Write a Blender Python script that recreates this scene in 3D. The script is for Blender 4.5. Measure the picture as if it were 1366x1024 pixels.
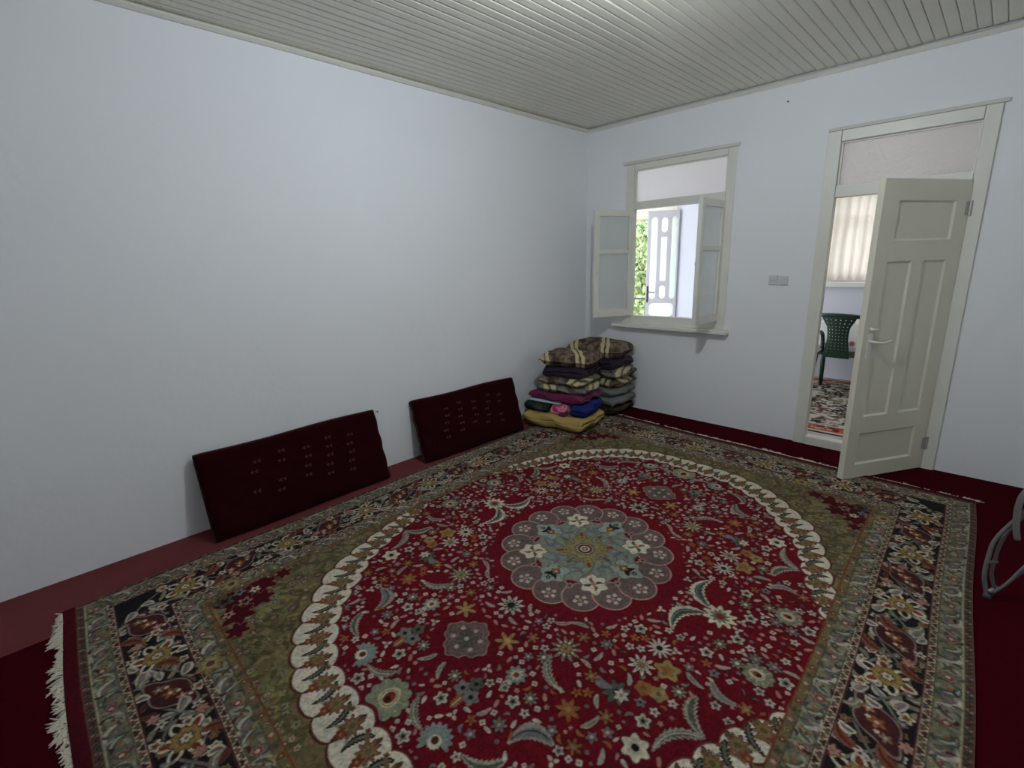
import bpy, bmesh, math, random
import numpy as np
from mathutils import Vector, Matrix

random.seed(7)
RNG = np.random.default_rng(11)
scene = bpy.context.scene
for o in list(bpy.data.objects):
    bpy.data.objects.remove(o, do_unlink=True)
COL = scene.collection
PI = math.pi

# ------------------------------------------------------------------ camera, world, light, exposure
H = 2.75                      # ceiling height
cam_d = bpy.data.cameras.new('camera')
cam_d.sensor_fit = 'HORIZONTAL'
cam_d.sensor_width = 36.0
cam_d.lens = 652.5 / 1366 * 36.0
cam_d.clip_start = 0.02
cam = bpy.data.objects.new('camera', cam_d)
COL.objects.link(cam)
cam.location = (3.164, -4.324, 1.5)
cam.rotation_euler = (1.326268, 0.0276212, 0.7779696)
scene.camera = cam

world = bpy.data.worlds.new('overcast_sky')
scene.world = world
world.use_nodes = True
wnt = world.node_tree
wbg = wnt.nodes['Background']
wbg.inputs['Color'].default_value = (0.86, 0.94, 1.0, 1)
wbg.inputs['Strength'].default_value = 5.5

LAMP_POS = (2.1, -2.60, 2.56)
LAMP_STRENGTH = 820.0
LAMP_COLOR = (0.86, 0.935, 1.0)

scene.view_settings.view_transform = 'Standard'
scene.view_settings.look = 'None'
scene.view_settings.gamma = 1.0
scene.view_settings.exposure = 0.0
scene.view_settings.use_curve_mapping = False
scene.cycles.use_denoising = True
scene.cycles.max_bounces = 10
scene.cycles.diffuse_bounces = 6
scene.cycles.transparent_max_bounces = 12
scene.cycles.sample_clamp_indirect = 6.0


def portal(name, loc, sx, sz):
    """guides sky sampling through an opening of the outer wall; gives no light of its own"""
    ld = bpy.data.lights.new(name, 'AREA')
    ld.shape = 'RECTANGLE'
    ld.size, ld.size_y = sx, sz
    ld.cycles.is_portal = True
    o = bpy.data.objects.new(name, ld)
    COL.objects.link(o)
    o.location = loc
    o.rotation_euler = (-PI / 2, 0, 0)
    return o


portal('sky_portal_doorway', (-0.85, 2.80, 1.08), 1.3, 2.1)
portal('sky_portal_window', (2.4, 2.80, 1.72), 2.8, 1.1)

# ------------------------------------------------------------------ materials
MATS = {}


def srgb(r, g, b):
    f = lambda c: (c / 255) / 12.92 if c <= 10 else ((c / 255 + 0.055) / 1.055) ** 2.4
    return (f(r), f(g), f(b))


def mat(name, color, rough=0.6, var=0.08, scale=12.0, bump=0.0, bscale=60.0, metal=0.0, spec=0.5, sheen=0.0, coords='Object'):
    """principled material whose colour and relief vary with noise"""
    m = bpy.data.materials.new(name)
    m.use_nodes = True
    nt = m.node_tree
    p = nt.nodes['Principled BSDF']
    tc = nt.nodes.new('ShaderNodeTexCoord')
    nz = nt.nodes.new('ShaderNodeTexNoise')
    nz.inputs['Scale'].default_value = scale
    nz.inputs['Detail'].default_value = 4
    nt.links.new(tc.outputs[coords], nz.inputs['Vector'])
    mx = nt.nodes.new('ShaderNodeMix')
    mx.data_type = 'RGBA'
    lo = [max(0, c * (1 - var)) for c in color]
    hi = [min(1, c * (1 + var)) for c in color]
    mx.inputs['A'].default_value = (*lo, 1)
    mx.inputs['B'].default_value = (*hi, 1)
    nt.links.new(nz.outputs['Fac'], mx.inputs['Factor'])
    nt.links.new(mx.outputs['Result'], p.inputs['Base Color'])
    p.inputs['Roughness'].default_value = rough
    p.inputs['Metallic'].default_value = metal
    p.inputs['Specular IOR Level'].default_value = spec
    if sheen:
        p.inputs['Sheen Weight'].default_value = sheen
    if bump:
        n2 = nt.nodes.new('ShaderNodeTexNoise')
        n2.inputs['Scale'].default_value = bscale
        n2.inputs['Detail'].default_value = 3
        nt.links.new(tc.outputs[coords], n2.inputs['Vector'])
        b = nt.nodes.new('ShaderNodeBump')
        b.inputs['Strength'].default_value = 1.0
        b.inputs['Distance'].default_value = bump
        nt.links.new(n2.outputs['Fac'], b.inputs['Height'])
        nt.links.new(b.outputs['Normal'], p.inputs['Normal'])
    MATS[name] = m
    return m


def mat_attr(name, rough=0.95, bump=0.0015, bscale=420.0, sheen=0.0, spec=0.1):
    """woven pile: colours knotted into the mesh, fine noise relief"""
    m = bpy.data.materials.new(name)
    m.use_nodes = True
    nt = m.node_tree
    p = nt.nodes['Principled BSDF']
    at = nt.nodes.new('ShaderNodeAttribute')
    at.attribute_name = 'weave'
    tc = nt.nodes.new('ShaderNodeTexCoord')
    nz = nt.nodes.new('ShaderNodeTexNoise')
    nz.inputs['Scale'].default_value = bscale
    nt.links.new(tc.outputs['Object'], nz.inputs['Vector'])
    mr = nt.nodes.new('ShaderNodeMapRange')
    mr.inputs['To Min'].default_value = 0.75
    mr.inputs['To Max'].default_value = 1.25
    nt.links.new(nz.outputs['Fac'], mr.inputs['Value'])
    mx = nt.nodes.new('ShaderNodeMix')
    mx.data_type = 'RGBA'
    mx.blend_type = 'MULTIPLY'
    mx.inputs['Factor'].default_value = 1.0
    nt.links.new(at.outputs['Color'], mx.inputs['A'])
    nt.links.new(mr.outputs['Result'], mx.inputs['B'])
    nt.links.new(mx.outputs['Result'], p.inputs['Base Color'])
    b = nt.nodes.new('ShaderNodeBump')
    b.inputs['Distance'].default_value = bump
    nt.links.new(nz.outputs['Fac'], b.inputs['Height'])
    nt.links.new(b.outputs['Normal'], p.inputs['Normal'])
    p.inputs['Roughness'].default_value = rough
    p.inputs['Specular IOR Level'].default_value = spec
    if sheen:
        p.inputs['Sheen Weight'].default_value = sheen
    MATS[name] = m
    return m


def mat_frosted(name, tint, through=0.25, scale=90.0, lump=0.7, milk=0.06):
    """hammered cathedral glass: scatters, with a glossy lumpy face"""
    m = bpy.data.materials.new(name)
    m.use_nodes = True
    nt = m.node_tree
    nt.nodes.remove(nt.nodes['Principled BSDF'])
    out = nt.nodes['Material Output']
    tl = nt.nodes.new('ShaderNodeBsdfTranslucent')
    tl.inputs['Color'].default_value = (*tint, 1)
    df = nt.nodes.new('ShaderNodeBsdfDiffuse')
    df.inputs['Color'].default_value = (*[c * 0.85 for c in tint], 1)
    tr = nt.nodes.new('ShaderNodeBsdfRefraction')
    tr.inputs['Color'].default_value = (*tint, 1)
    tr.inputs['Roughness'].default_value = 0.42
    tr.inputs['IOR'].default_value = 1.25
    gl = nt.nodes.new('ShaderNodeBsdfGlossy')
    gl.inputs['Roughness'].default_value = 0.3
    tc = nt.nodes.new('ShaderNodeTexCoord')
    vo = nt.nodes.new('ShaderNodeTexVoronoi')
    vo.feature = 'SMOOTH_F1'
    vo.inputs['Scale'].default_value = scale
    nt.links.new(tc.outputs['Object'], vo.inputs['Vector'])
    b = nt.nodes.new('ShaderNodeBump')
    b.inputs['Distance'].default_value = 0.006
    b.inputs['Strength'].default_value = lump
    nt.links.new(vo.outputs['Distance'], b.inputs['Height'])
    for n in (tl, tr, gl):
        nt.links.new(b.outputs['Normal'], n.inputs['Normal'])
    m0 = nt.nodes.new('ShaderNodeMixShader'); m0.inputs[0].default_value = milk
    nt.links.new(tl.outputs[0], m0.inputs[1]); nt.links.new(df.outputs[0], m0.inputs[2])
    m1 = nt.nodes.new('ShaderNodeMixShader'); m1.inputs[0].default_value = through
    nt.links.new(m0.outputs[0], m1.inputs[1]); nt.links.new(tr.outputs[0], m1.inputs[2])
    m2 = nt.nodes.new('ShaderNodeMixShader'); m2.inputs[0].default_value = 0.012
    nt.links.new(m1.outputs[0], m2.inputs[1]); nt.links.new(gl.outputs[0], m2.inputs[2])
    nt.links.new(m2.outputs[0], out.inputs['Surface'])
    MATS[name] = m
    return m


def mat_cloth_thin(name, color, trans=0.6):
    m = bpy.data.materials.new(name)
    m.use_nodes = True
    nt = m.node_tree
    nt.nodes.remove(nt.nodes['Principled BSDF'])
    out = nt.nodes['Material Output']
    tc = nt.nodes.new('ShaderNodeTexCoord')
    nz = nt.nodes.new('ShaderNodeTexNoise'); nz.inputs['Scale'].default_value = 9
    nt.links.new(tc.outputs['Object'], nz.inputs['Vector'])
    mx = nt.nodes.new('ShaderNodeMix'); mx.data_type = 'RGBA'
    mx.inputs['A'].default_value = (*[c * .93 for c in color], 1)
    mx.inputs['B'].default_value = (*[min(1, c * 1.05) for c in color], 1)
    nt.links.new(nz.outputs['Fac'], mx.inputs['Factor'])
    tl = nt.nodes.new('ShaderNodeBsdfTranslucent'); df = nt.nodes.new('ShaderNodeBsdfDiffuse')
    nt.links.new(mx.outputs['Result'], tl.inputs['Color']); nt.links.new(mx.outputs['Result'], df.inputs['Color'])
    m1 = nt.nodes.new('ShaderNodeMixShader'); m1.inputs[0].default_value = trans
    nt.links.new(df.outputs[0], m1.inputs[1]); nt.links.new(tl.outputs[0], m1.inputs[2])
    nt.links.new(m1.outputs[0], out.inputs['Surface'])
    MATS[name] = m
    return m


def mat_plaid(name, base, stripe, dirx, diry, freq, bands, var=0.75):
    """mottled upholstery with pairs of pale stripes"""
    m = mat(name, base, 0.9, var, 17, 0.002, 120, spec=0.15)
    nt = m.node_tree
    p = nt.nodes['Principled BSDF']
    src = p.inputs['Base Color'].links[0].from_socket
    blend = src.node
    fac = blend.inputs['Factor'].links[0].from_socket
    steep = nt.nodes.new('ShaderNodeMapRange')
    steep.inputs['From Min'].default_value = 0.40
    steep.inputs['From Max'].default_value = 0.62
    nt.links.new(fac, steep.inputs['Value'])
    nt.links.new(steep.outputs['Result'], blend.inputs['Factor'])
    blend.inputs['A'].default_value = (*[c * 0.42 for c in base], 1)
    blend.inputs['B'].default_value = (*[c * 1.75 for c in base], 1)
    tc = nt.nodes.new('ShaderNodeTexCoord')
    dt = nt.nodes.new('ShaderNodeVectorMath'); dt.operation = 'DOT_PRODUCT'
    dt.inputs[1].default_value = (dirx * freq, diry * freq, 0)
    nz = nt.nodes.new('ShaderNodeTexNoise'); nz.inputs['Scale'].default_value = 6
    nt.links.new(tc.outputs['Object'], nz.inputs['Vector'])
    ad0 = nt.nodes.new('ShaderNodeMath'); ad0.operation = 'MULTIPLY_ADD'; ad0.inputs[1].default_value = 0.22
    nt.links.new(nz.outputs['Fac'], ad0.inputs[0])
    nt.links.new(tc.outputs['Object'], dt.inputs[0])
    nt.links.new(dt.outputs['Value'], ad0.inputs[2])
    fr = nt.nodes.new('ShaderNodeMath'); fr.operation = 'FRACT'
    nt.links.new(ad0.outputs[0], fr.inputs[0])
    acc = None
    for c, w in bands:
        cp = nt.nodes.new('ShaderNodeMath'); cp.operation = 'COMPARE'
        cp.inputs[1].default_value = c; cp.inputs[2].default_value = w
        nt.links.new(fr.outputs[0], cp.inputs[0])
        if acc is None:
            acc = cp.outputs[0]
        else:
            ad = nt.nodes.new('ShaderNodeMath'); ad.operation = 'MAXIMUM'
            nt.links.new(acc, ad.inputs[0]); nt.links.new(cp.outputs[0], ad.inputs[1]); acc = ad.outputs[0]
    mx = nt.nodes.new('ShaderNodeMix'); mx.data_type = 'RGBA'
    nt.links.new(acc, mx.inputs['Factor'])
    nt.links.new(src, mx.inputs['A'])
    mx.inputs['B'].default_value = (*stripe, 1)
    nt.links.new(mx.outputs['Result'], p.inputs['Base Color'])
    return m


def mat_ramp(name, stops, scale, rough=0.9, kind='noise', bump=0.002):
    m = bpy.data.materials.new(name)
    m.use_nodes = True
    nt = m.node_tree
    p = nt.nodes['Principled BSDF']
    tc = nt.nodes.new('ShaderNodeTexCoord')
    if kind == 'noise':
        n = nt.nodes.new('ShaderNodeTexNoise'); n.inputs['Detail'].default_value = 3
        o = n.outputs['Fac']
    else:
        n = nt.nodes.new('ShaderNodeTexVoronoi'); o = n.outputs['Distance']
    n.inputs['Scale'].default_value = scale
    nt.links.new(tc.outputs['Object'], n.inputs['Vector'])
    r = nt.nodes.new('ShaderNodeValToRGB')
    while len(r.color_ramp.elements) < len(stops):
        r.color_ramp.elements.new(0.5)
    for e, (pos, c) in zip(r.color_ramp.elements, stops):
        e.position = pos; e.color = (*c, 1)
    nt.links.new(o, r.inputs['Fac'])
    nt.links.new(r.outputs['Color'], p.inputs['Base Color'])
    p.inputs['Roughness'].default_value = rough
    p.inputs['Specular IOR Level'].default_value = 0.15
    b = nt.nodes.new('ShaderNodeBump'); b.inputs['Distance'].default_value = bump
    nt.links.new(o, b.inputs['Height']); nt.links.new(b.outputs['Normal'], p.inputs['Normal'])
    MATS[name] = m
    return m


WALL = mat('wall_paint', (0.83, 0.845, 0.87), 0.85, 0.03, 1.3, 0.004, 7.0, spec=0.25)
VCEIL = mat('veranda_ceiling_paint', (0.88, 0.86, 0.85), 0.9, 0.03, 1.5)
VWALL = mat('veranda_paint', (0.57, 0.57, 0.62), 0.9, 0.03, 1.5)
CEIL = mat('ceiling_gloss_paint', (0.74, 0.72, 0.62), 0.34, 0.05, 3.0, 0.0012, 14.0, spec=0.55)
VOID_SHADE = mat('roof_void_shade', (0.03, 0.028, 0.025), 0.9)  # near-black backing colour stands in for the shade above the board gaps
TRIM = mat('trim_paint', (0.68, 0.67, 0.60), 0.45, 0.06, 5)
FRAME = mat('cream_gloss_paint', (0.74, 0.73, 0.66), 0.38, 0.05, 7, 0.0006, 30)
LEAFP = mat('door_gloss_paint', (0.72, 0.69, 0.56), 0.36, 0.05, 6, 0.0006, 30)
LINTEL = mat('lintel_paint', (0.64, 0.63, 0.57), 0.7, 0.08, 9)
REDFLOOR = mat('red_floor_paint', (0.135, 0.026, 0.028), 0.75, 0.15, 6, 0.0015, 90, spec=0.2)
MAROON = mat('maroon_pile', (0.042, 0.0014, 0.0050), 0.95, 0.22, 30, 0.002, 300, spec=0.02, sheen=0.0)
STEEL = mat('grey_steel', (0.26, 0.26, 0.26), 0.42, 0.1, 20, metal=0.55)
HINGE = mat('hinge_steel', (0.40, 0.39, 0.35), 0.45, 0.15, 40, metal=0.25)
PLASTIC = mat('white_plastic', (0.62, 0.63, 0.64), 0.4, 0.03, 10)
DARKHOLE = mat('dark_hole', (0.05, 0.05, 0.055), 0.6)
GREENP = mat('green_plastic', (0.010, 0.035, 0.022), 0.35, 0.1, 15)
IRON = mat('black_iron', (0.03, 0.03, 0.035), 0.5, 0.2, 20)
VELVET = mat('maroon_velvet', (0.018, 0.0007, 0.0020), 0.95, 0.35, 45, 0.002, 350, spec=0.04, sheen=0.03)
BACKCLOTH = mat('cushion_backing', (0.045, 0.006, 0.008), 0.9, 0.1, 20)
STITCH = mat('pale_stitching', (0.115, 0.040, 0.030), 0.9, 0.25, 80)
FRINGE = mat('cotton_fringe', (0.60, 0.55, 0.44), 0.9, 0.18, 120)
WOOD = mat('table_wood', (0.12, 0.06, 0.03), 0.5, 0.2, 10)
CONC = mat('balcony_concrete', (0.45, 0.44, 0.42), 0.9, 0.1, 8)
EAVE = mat('eave_paint', (0.55, 0.33, 0.26), 0.8, 0.1, 6)
BARK = mat('bark', (0.12, 0.08, 0.05), 0.9, 0.3, 14)
LEAVES = mat('leaves', (0.30, 0.37, 0.17), 0.6, 0.45, 3)
LEAVES2 = mat('blue_green_leaves', (0.20, 0.33, 0.16), 0.6, 0.4, 3)
EARTH = mat('garden_ground', (0.30, 0.30, 0.20), 0.95, 0.3, 2)
FROST_T = mat_frosted('hammered_glass', (0.99, 0.97, 0.96), 0.40, 42, 0.16)
FROST_D = mat_frosted('door_transom_glass', (0.99, 0.97, 0.95), 0.10, 42, 0.3)
FROST_C = mat_frosted('casement_glass', (0.95, 0.97, 0.96), 0.12, 80, 0.4, 0.62)
FROST_B = mat_frosted('balcony_glass', (0.93, 0.98, 0.95), 0.5, 80)
CURTAIN = mat_cloth_thin('cream_curtain', (0.57, 0.505, 0.455), 0.55)
TCLOTH = mat_ramp('floral_tablecloth', [(0.0, (0.35, 0.03, 0.05)), (0.16, (0.55, 0.10, 0.12)), (0.24, (0.30, 0.36, 0.25)), (0.33, (0.80, 0.78, 0.74)), (1, (0.84, 0.82, 0.80))], 9, kind='voronoi', bump=0.0)
RUG = mat_attr('knotted_wool', 0.95)
VRUG = mat_attr('veranda_rug_wool', 0.95, 0.001, 200)
CREAMS = (0.46, 0.40, 0.22)
BROWN = (0.115, 0.085, 0.060)
PLAID1 = mat_plaid('brown_striped_cotton', BROWN, CREAMS, 1.0, 0.55, 2.9, [(0.20, .05), (0.36, .05)])
PLAID2 = mat_plaid('brown_cotton_wide_stripe', (0.11, 0.085, 0.06), CREAMS, 0.9, -0.5, 2.3, [(0.62, .045), (0.77, .045)])
PLAID3 = mat_plaid('grey_brown_cotton', (0.12, 0.105, 0.09), CREAMS, 0.8, 0.5, 2.6, [(0.55, .05), (0.70, .05)])
PURPLE = mat('dark_purple_plush', (0.026, 0.014, 0.030), 0.9, 0.4, 12, 0.004, 50, sheen=0.12, spec=0.1)
PLUM = mat('plum_velour', (0.115, 0.008, 0.050), 0.85, 0.3, 10, 0.003, 60, sheen=0.15, spec=0.1)
TAN = mat('tan_blanket', (0.42, 0.30, 0.105), 0.9, 0.12, 14, 0.003, 60, spec=0.1)
NAVY = mat_ramp('dark_teal_print', [(0, (0.01, 0.012, 0.018)), (0.5, (0.016, 0.03, 0.03)), (0.62, (0.05, 0.075, 0.05)), (1, (0.02, 0.03, 0.05))], 14)
COBALT = mat('cobalt_blanket', (0.012, 0.022, 0.14), 0.85, 0.3, 10, 0.003, 50, spec=0.1)
PINKF = mat_ramp('pink_rose_print', [(0, (0.40, 0.02, 0.09)), (0.42, (0.55, 0.05, 0.14)), (0.52, (0.62, 0.30, 0.36)), (0.62, (0.25, 0.03, 0.09)), (1, (0.10, 0.04, 0.06))], 11)
SHEET = mat('pale_blue_sheet', (0.36, 0.42, 0.50), 0.8, 0.15, 10)
GREYG = mat('grey_green_ticking', (0.16, 0.175, 0.165), 0.85, 0.12, 9, 0.003, 40, spec=0.15)
DARKF = mat_ramp('dark_floral_quilt', [(0, (0.012, 0.010, 0.010)), (0.5, (0.02, 0.012, 0.012)), (0.62, (0.10, 0.05, 0.03)), (1, (0.03, 0.015, 0.015))], 12)

# ------------------------------------------------------------------ helpers


def obj(name, me, m=None, parent=None, smooth=False):
    if isinstance(me, bmesh.types.BMesh):
        bm = me
        me = bpy.data.meshes.new(name)
        bm.normal_update()
        bm.to_mesh(me)
        bm.free()
    if m is not None and not me.materials:
        me.materials.append(m)
    if smooth:
        me.shade_smooth()
    o = bpy.data.objects.new(name, me)
    COL.objects.link(o)
    if parent is not None:
        o.parent = parent
    return o


def tag(o, label=None, cat=None, group=None, kind=None):
    if label: o['label'] = label
    if cat: o['category'] = cat
    if group: o['group'] = group
    if kind: o['kind'] = kind
    return o


def empty(name, loc=(0, 0, 0), rz=0.0):
    o = bpy.data.objects.new(name, None)
    COL.objects.link(o)
    o.location = loc
    o.rotation_euler = (0, 0, rz)
    o.empty_display_size = 0.1
    return o


def box(bm, x0, x1, y0, y1, z0, z1, M=None, bev=0.0):
    """axis box added to bm; bev > 0 chamfers all its edges"""
    vs = [bm.verts.new(Vector((x, y, z))) for x in (x0, x1) for y in (y0, y1) for z in (z0, z1)]
    fs = [(0, 1, 3, 2), (4, 6, 7, 5), (0, 4, 5, 1), (2, 3, 7, 6), (0, 2, 6, 4), (1, 5, 7, 3)]
    faces = [bm.faces.new([vs[i] for i in f]) for f in fs]
    if bev > 0:
        es = list({e for f in faces for e in f.edges})
        r = bmesh.ops.bevel(bm, geom=es, offset=bev, segments=2, profile=0.6, affect='EDGES')
        nv = list({v for f in r['faces'] for v in f.verts})
        vs = nv
    if M is not None:
        bmesh.ops.transform(bm, matrix=M, verts=list({v for v in vs if v.is_valid}))
    return vs


def boxes(lst, bev=0.0):
    bm = bmesh.new()
    for b in lst:
        t = bmesh.new()
        box(t, *b, bev=bev)
        me = bpy.data.meshes.new('tmp'); t.to_mesh(me); t.free(); bm.from_mesh(me); bpy.data.meshes.remove(me)
    return bm


def tube(bm, pts, r, n=8, closed=False, cap=True):
    pts = [Vector(p) for p in pts]
    rs = r if isinstance(r, (list, tuple)) else [r] * len(pts)
    rings = []
    prev = None
    for i, p in enumerate(pts):
        a = pts[i - 1] if i > 0 else (pts[-1] if closed else p)
        b = pts[i + 1] if i < len(pts) - 1 else (pts[0] if closed else p)
        d = (b - a).normalized()
        if prev is None:
            u = d.orthogonal().normalized()
        else:
            u = (prev - d * prev.dot(d)).normalized()
        prev = u
        w = d.cross(u)
        rings.append([bm.verts.new(p + (u * math.cos(2 * PI * k / n) + w * math.sin(2 * PI * k / n)) * rs[i]) for k in range(n)])
    m = len(rings)
    for i in range(m if closed else m - 1):
        A, B = rings[i], rings[(i + 1) % m]
        for k in range(n):
            bm.faces.new((A[k], A[(k + 1) % n], B[(k + 1) % n], B[k]))
    if cap and not closed:
        bm.faces.new(list(reversed(rings[0]))); bm.faces.new(rings[-1])


def smooth_path(pts, n=6):
    """Catmull-Rom through pts"""
    P = [Vector(p) for p in pts]
    P = [P[0] * 2 - P[1]] + P + [P[-1] * 2 - P[-2]]
    out = []
    for i in range(1, len(P) - 2):
        for k in range(n):
            t = k / n
            out.append(0.5 * ((2 * P[i]) + (P[i + 1] - P[i - 1]) * t + (2 * P[i - 1] - 5 * P[i] + 4 * P[i + 1] - P[i + 2]) * t * t
                              + (3 * P[i] - P[i - 1] - 3 * P[i + 1] + P[i + 2]) * t ** 3))
    out.append(P[-2])
    return out


def lathe(bm, prof, n=16, M=None):
    rings = []
    for r, z in prof:
        if r < 1e-6:
            rings.append([bm.verts.new((0, 0, z))])
        else:
            rings.append([bm.verts.new((r * math.cos(2 * PI * k / n), r * math.sin(2 * PI * k / n), z)) for k in range(n)])
    for A, B in zip(rings, rings[1:]):
        for k in range(n):
            a0, a1 = A[k % len(A)], A[(k + 1) % len(A)]
            b0, b1 = B[k % len(B)], B[(k + 1) % len(B)]
            q = [a0, a1, b1, b0]
            q = [v for i, v in enumerate(q) if v not in q[:i]]
            if len(q) >= 3: bm.faces.new(q)
    if M is not None:
        bmesh.ops.transform(bm, matrix=M, verts=[v for R in rings for v in R])


def wall_with_holes(name, m, axis, pos, thick, a0, a1, z0, z1, holes):
    """wall slab along x (axis 'x', at y=pos..pos+thick) or along y (axis 'y', at x=pos..pos+thick) with rectangular openings (a0,a1,z0,z1)"""
    A = sorted({a0, a1, *[h[0] for h in holes], *[h[1] for h in holes]})
    Z = sorted({z0, z1, *[h[2] for h in holes], *[h[3] for h in holes]})
    bm = bmesh.new()
    V = {}

    def v(a, d, z):
        k = (round(a, 5), d, round(z, 5))
        if k not in V:
            q = pos + thick * d
            V[k] = bm.verts.new((a, q, z) if axis == 'x' else (q, a, z))
        return V[k]

    def hole(i, j):
        if i < 0 or j < 0 or i >= len(A) - 1 or j >= len(Z) - 1: return True
        ca, cz = (A[i] + A[i + 1]) / 2, (Z[j] + Z[j + 1]) / 2
        return any(h[0] < ca < h[1] and h[2] < cz < h[3] for h in holes)

    for i in range(len(A) - 1):
        for j in range(len(Z) - 1):
            if hole(i, j): continue
            p, q, r, s = A[i], A[i + 1], Z[j], Z[j + 1]
            bm.faces.new([v(p, 0, r), v(q, 0, r), v(q, 0, s), v(p, 0, s)])
            bm.faces.new([v(p, 1, s), v(q, 1, s), v(q, 1, r), v(p, 1, r)])
            if hole(i - 1, j): bm.faces.new([v(p, 0, s), v(p, 1, s), v(p, 1, r), v(p, 0, r)])
            if hole(i + 1, j): bm.faces.new([v(q, 0, r), v(q, 1, r), v(q, 1, s), v(q, 0, s)])
            if hole(i, j - 1): bm.faces.new([v(p, 0, r), v(p, 1, r), v(q, 1, r), v(q, 0, r)])
            if hole(i, j + 1): bm.faces.new([v(q, 0, s), v(q, 1, s), v(p, 1, s), v(p, 0, s)])
    bmesh.ops.recalc_face_normals(bm, faces=bm.faces)
    return obj(name, bm, m)


def structure(o, label, cat):
    return tag(o, label, cat, kind='structure')


# ------------------------------------------------------------------ room shell
RX, RY = 4.2, -5.4            # right wall and wall behind the camera
structure(obj('floor', boxes([(-0.1, RX + 0.1, RY - 0.1, 0.06, -0.10, 0.0)]), REDFLOOR), 'red painted floor, bare as a strip along the left wall', 'floor')
structure(obj('wall_left', boxes([(-0.12, 0.0, RY - 0.12, 0.0, -0.02, H + 0.08)]), WALL), 'long whitewashed wall behind the two leaning cushions', 'wall')
structure(wall_with_holes('wall_back', WALL, 'x', 0.0, 0.07, -0.12, RX + 0.12, -0.02, H + 0.08,
                          [(0.48, 1.475, 0.875, 2.345), (2.125, 3.0, -0.02, 2.325)]), 'whitewashed wall with the open window and the open door', 'wall')
structure(obj('wall_right', boxes([(RX, RX + 0.12, RY - 0.12, 0.0, -0.02, H + 0.08)]), WALL), 'whitewashed wall on the right, beyond the frame', 'wall')
structure(obj('wall_front', boxes([(0.0, RX, RY - 0.12, RY, -0.02, H + 0.08)]), WALL), 'whitewashed wall facing the window wall', 'wall')

ceiling = structure(obj('ceiling', boxes([(-0.12, RX + 0.12, RY - 0.12, 0.14, H + 0.018, H + 0.08)]), VOID_SHADE), 'cream painted ceiling of narrow grooved boards', 'ceiling')


def plank_mesh(w, L):
    """one ceiling board seen from below: rounded bead on both long edges"""
    prof = [(0, 0.016), (0, 0.0075), (0.0022, 0.0030), (0.0068, 0.0004), (0.012, 0.0), (w - 0.012, 0.0), (w - 0.0068, 0.0004), (w - 0.0022, 0.0030), (w, 0.0075), (w, 0.016)]
    bm = bmesh.new()
    A = [bm.verts.new((x, 0, z)) for x, z in prof]
    B = [bm.verts.new((x, -L, z)) for x, z in prof]
    for i in range(len(prof) - 1):
        bm.faces.new((A[i], B[i], B[i + 1], A[i + 1]))
    bm.faces.new(A); bm.faces.new(list(reversed(B)))
    bmesh.ops.recalc_face_normals(bm, faces=bm.faces)
    me = bpy.data.meshes.new('plank'); bm.to_mesh(me); bm.free()
    me.materials.append(CEIL)
    return me


PITCH = 0.0642
pm = plank_mesh(PITCH - 0.0012, -RY - 0.03)
k = 0
x = 0.004
while x + PITCH < RX:
    o = bpy.data.objects.new('plank', pm)
    COL.objects.link(o); o.parent = ceiling
    short = 0.041 if 1.76 < x < 1.99 else (0.033 if 2.74 < x < 3.05 else 0.0215 + random.random() * 0.004)   # some boards stop short of the wall
    o.location = (x, -short, H + random.uniform(-0.0006, 0.0008))
    o.rotation_euler = (0, random.uniform(-0.006, 0.006), 0)
    x += PITCH


def trim_strip(name, pts, w, h, label):
    """thin cornice lath under the ceiling, following pts; w sideways, h down"""
    bm = bmesh.new()
    rings = []
    for (p, side) in pts:
        p = Vector(p); s = Vector(side)
        prof = [(0, 0), (w * .55, 0), (w, -h * .3), (w, -h * .55), (w * .5, -h), (0, -h)]
        rings.append([bm.verts.new(p + s * a + Vector((0, 0, b))) for a, b in prof])
    for A, B in zip(rings, rings[1:]):
        for i in range(6):
            bm.faces.new((A[i], A[(i + 1) % 6], B[(i + 1) % 6], B[i]))
    bm.faces.new(rings[0]); bm.faces.new(list(reversed(rings[-1])))
    bmesh.ops.recalc_face_normals(bm, faces=bm.faces)
    return structure(obj(name, bm, TRIM), label, 'trim')


trim_strip('trim_1', [((0, y, H - 0.001 - 0.002 * abs(math.sin(y * 2.1))), (1, 0, 0)) for y in np.linspace(RY + 0.02, -0.02, 40)], 0.026, 0.034, 'narrow cream lath under the ceiling along the left wall')
tp = []
for xx in np.linspace(0.03, RX - 0.02, 130):
    sag = 0.003 + 0.0025 * math.sin(xx * 5.0) ** 2
    if 1.78 < xx < 2.02: sag += 0.003 * math.sin((xx - 1.78) / 0.24 * PI)
    tp.append(((xx, 0, H - sag), (0, -1, 0)))
trim_strip('trim_2', tp, 0.020, 0.036, 'narrow cream lath with dark gaps along the window wall')

# ------------------------------------------------------------------ window in the back wall
win = structure(empty('window_1', (0.96, 0, 0.875)), 'open cream casement window with a frosted pane on top', 'window')


def at_parent(o, par):
    """keep world coordinates of a mesh built in the world frame"""
    o.parent = par
    o.matrix_parent_inverse = Matrix.Translation(-Vector(par.location)) if par.rotation_euler.z == 0 else (Matrix.Translation(par.location) @ Matrix.Rotation(par.rotation_euler.z, 4, 'Z')).inverted()
    return o


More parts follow.
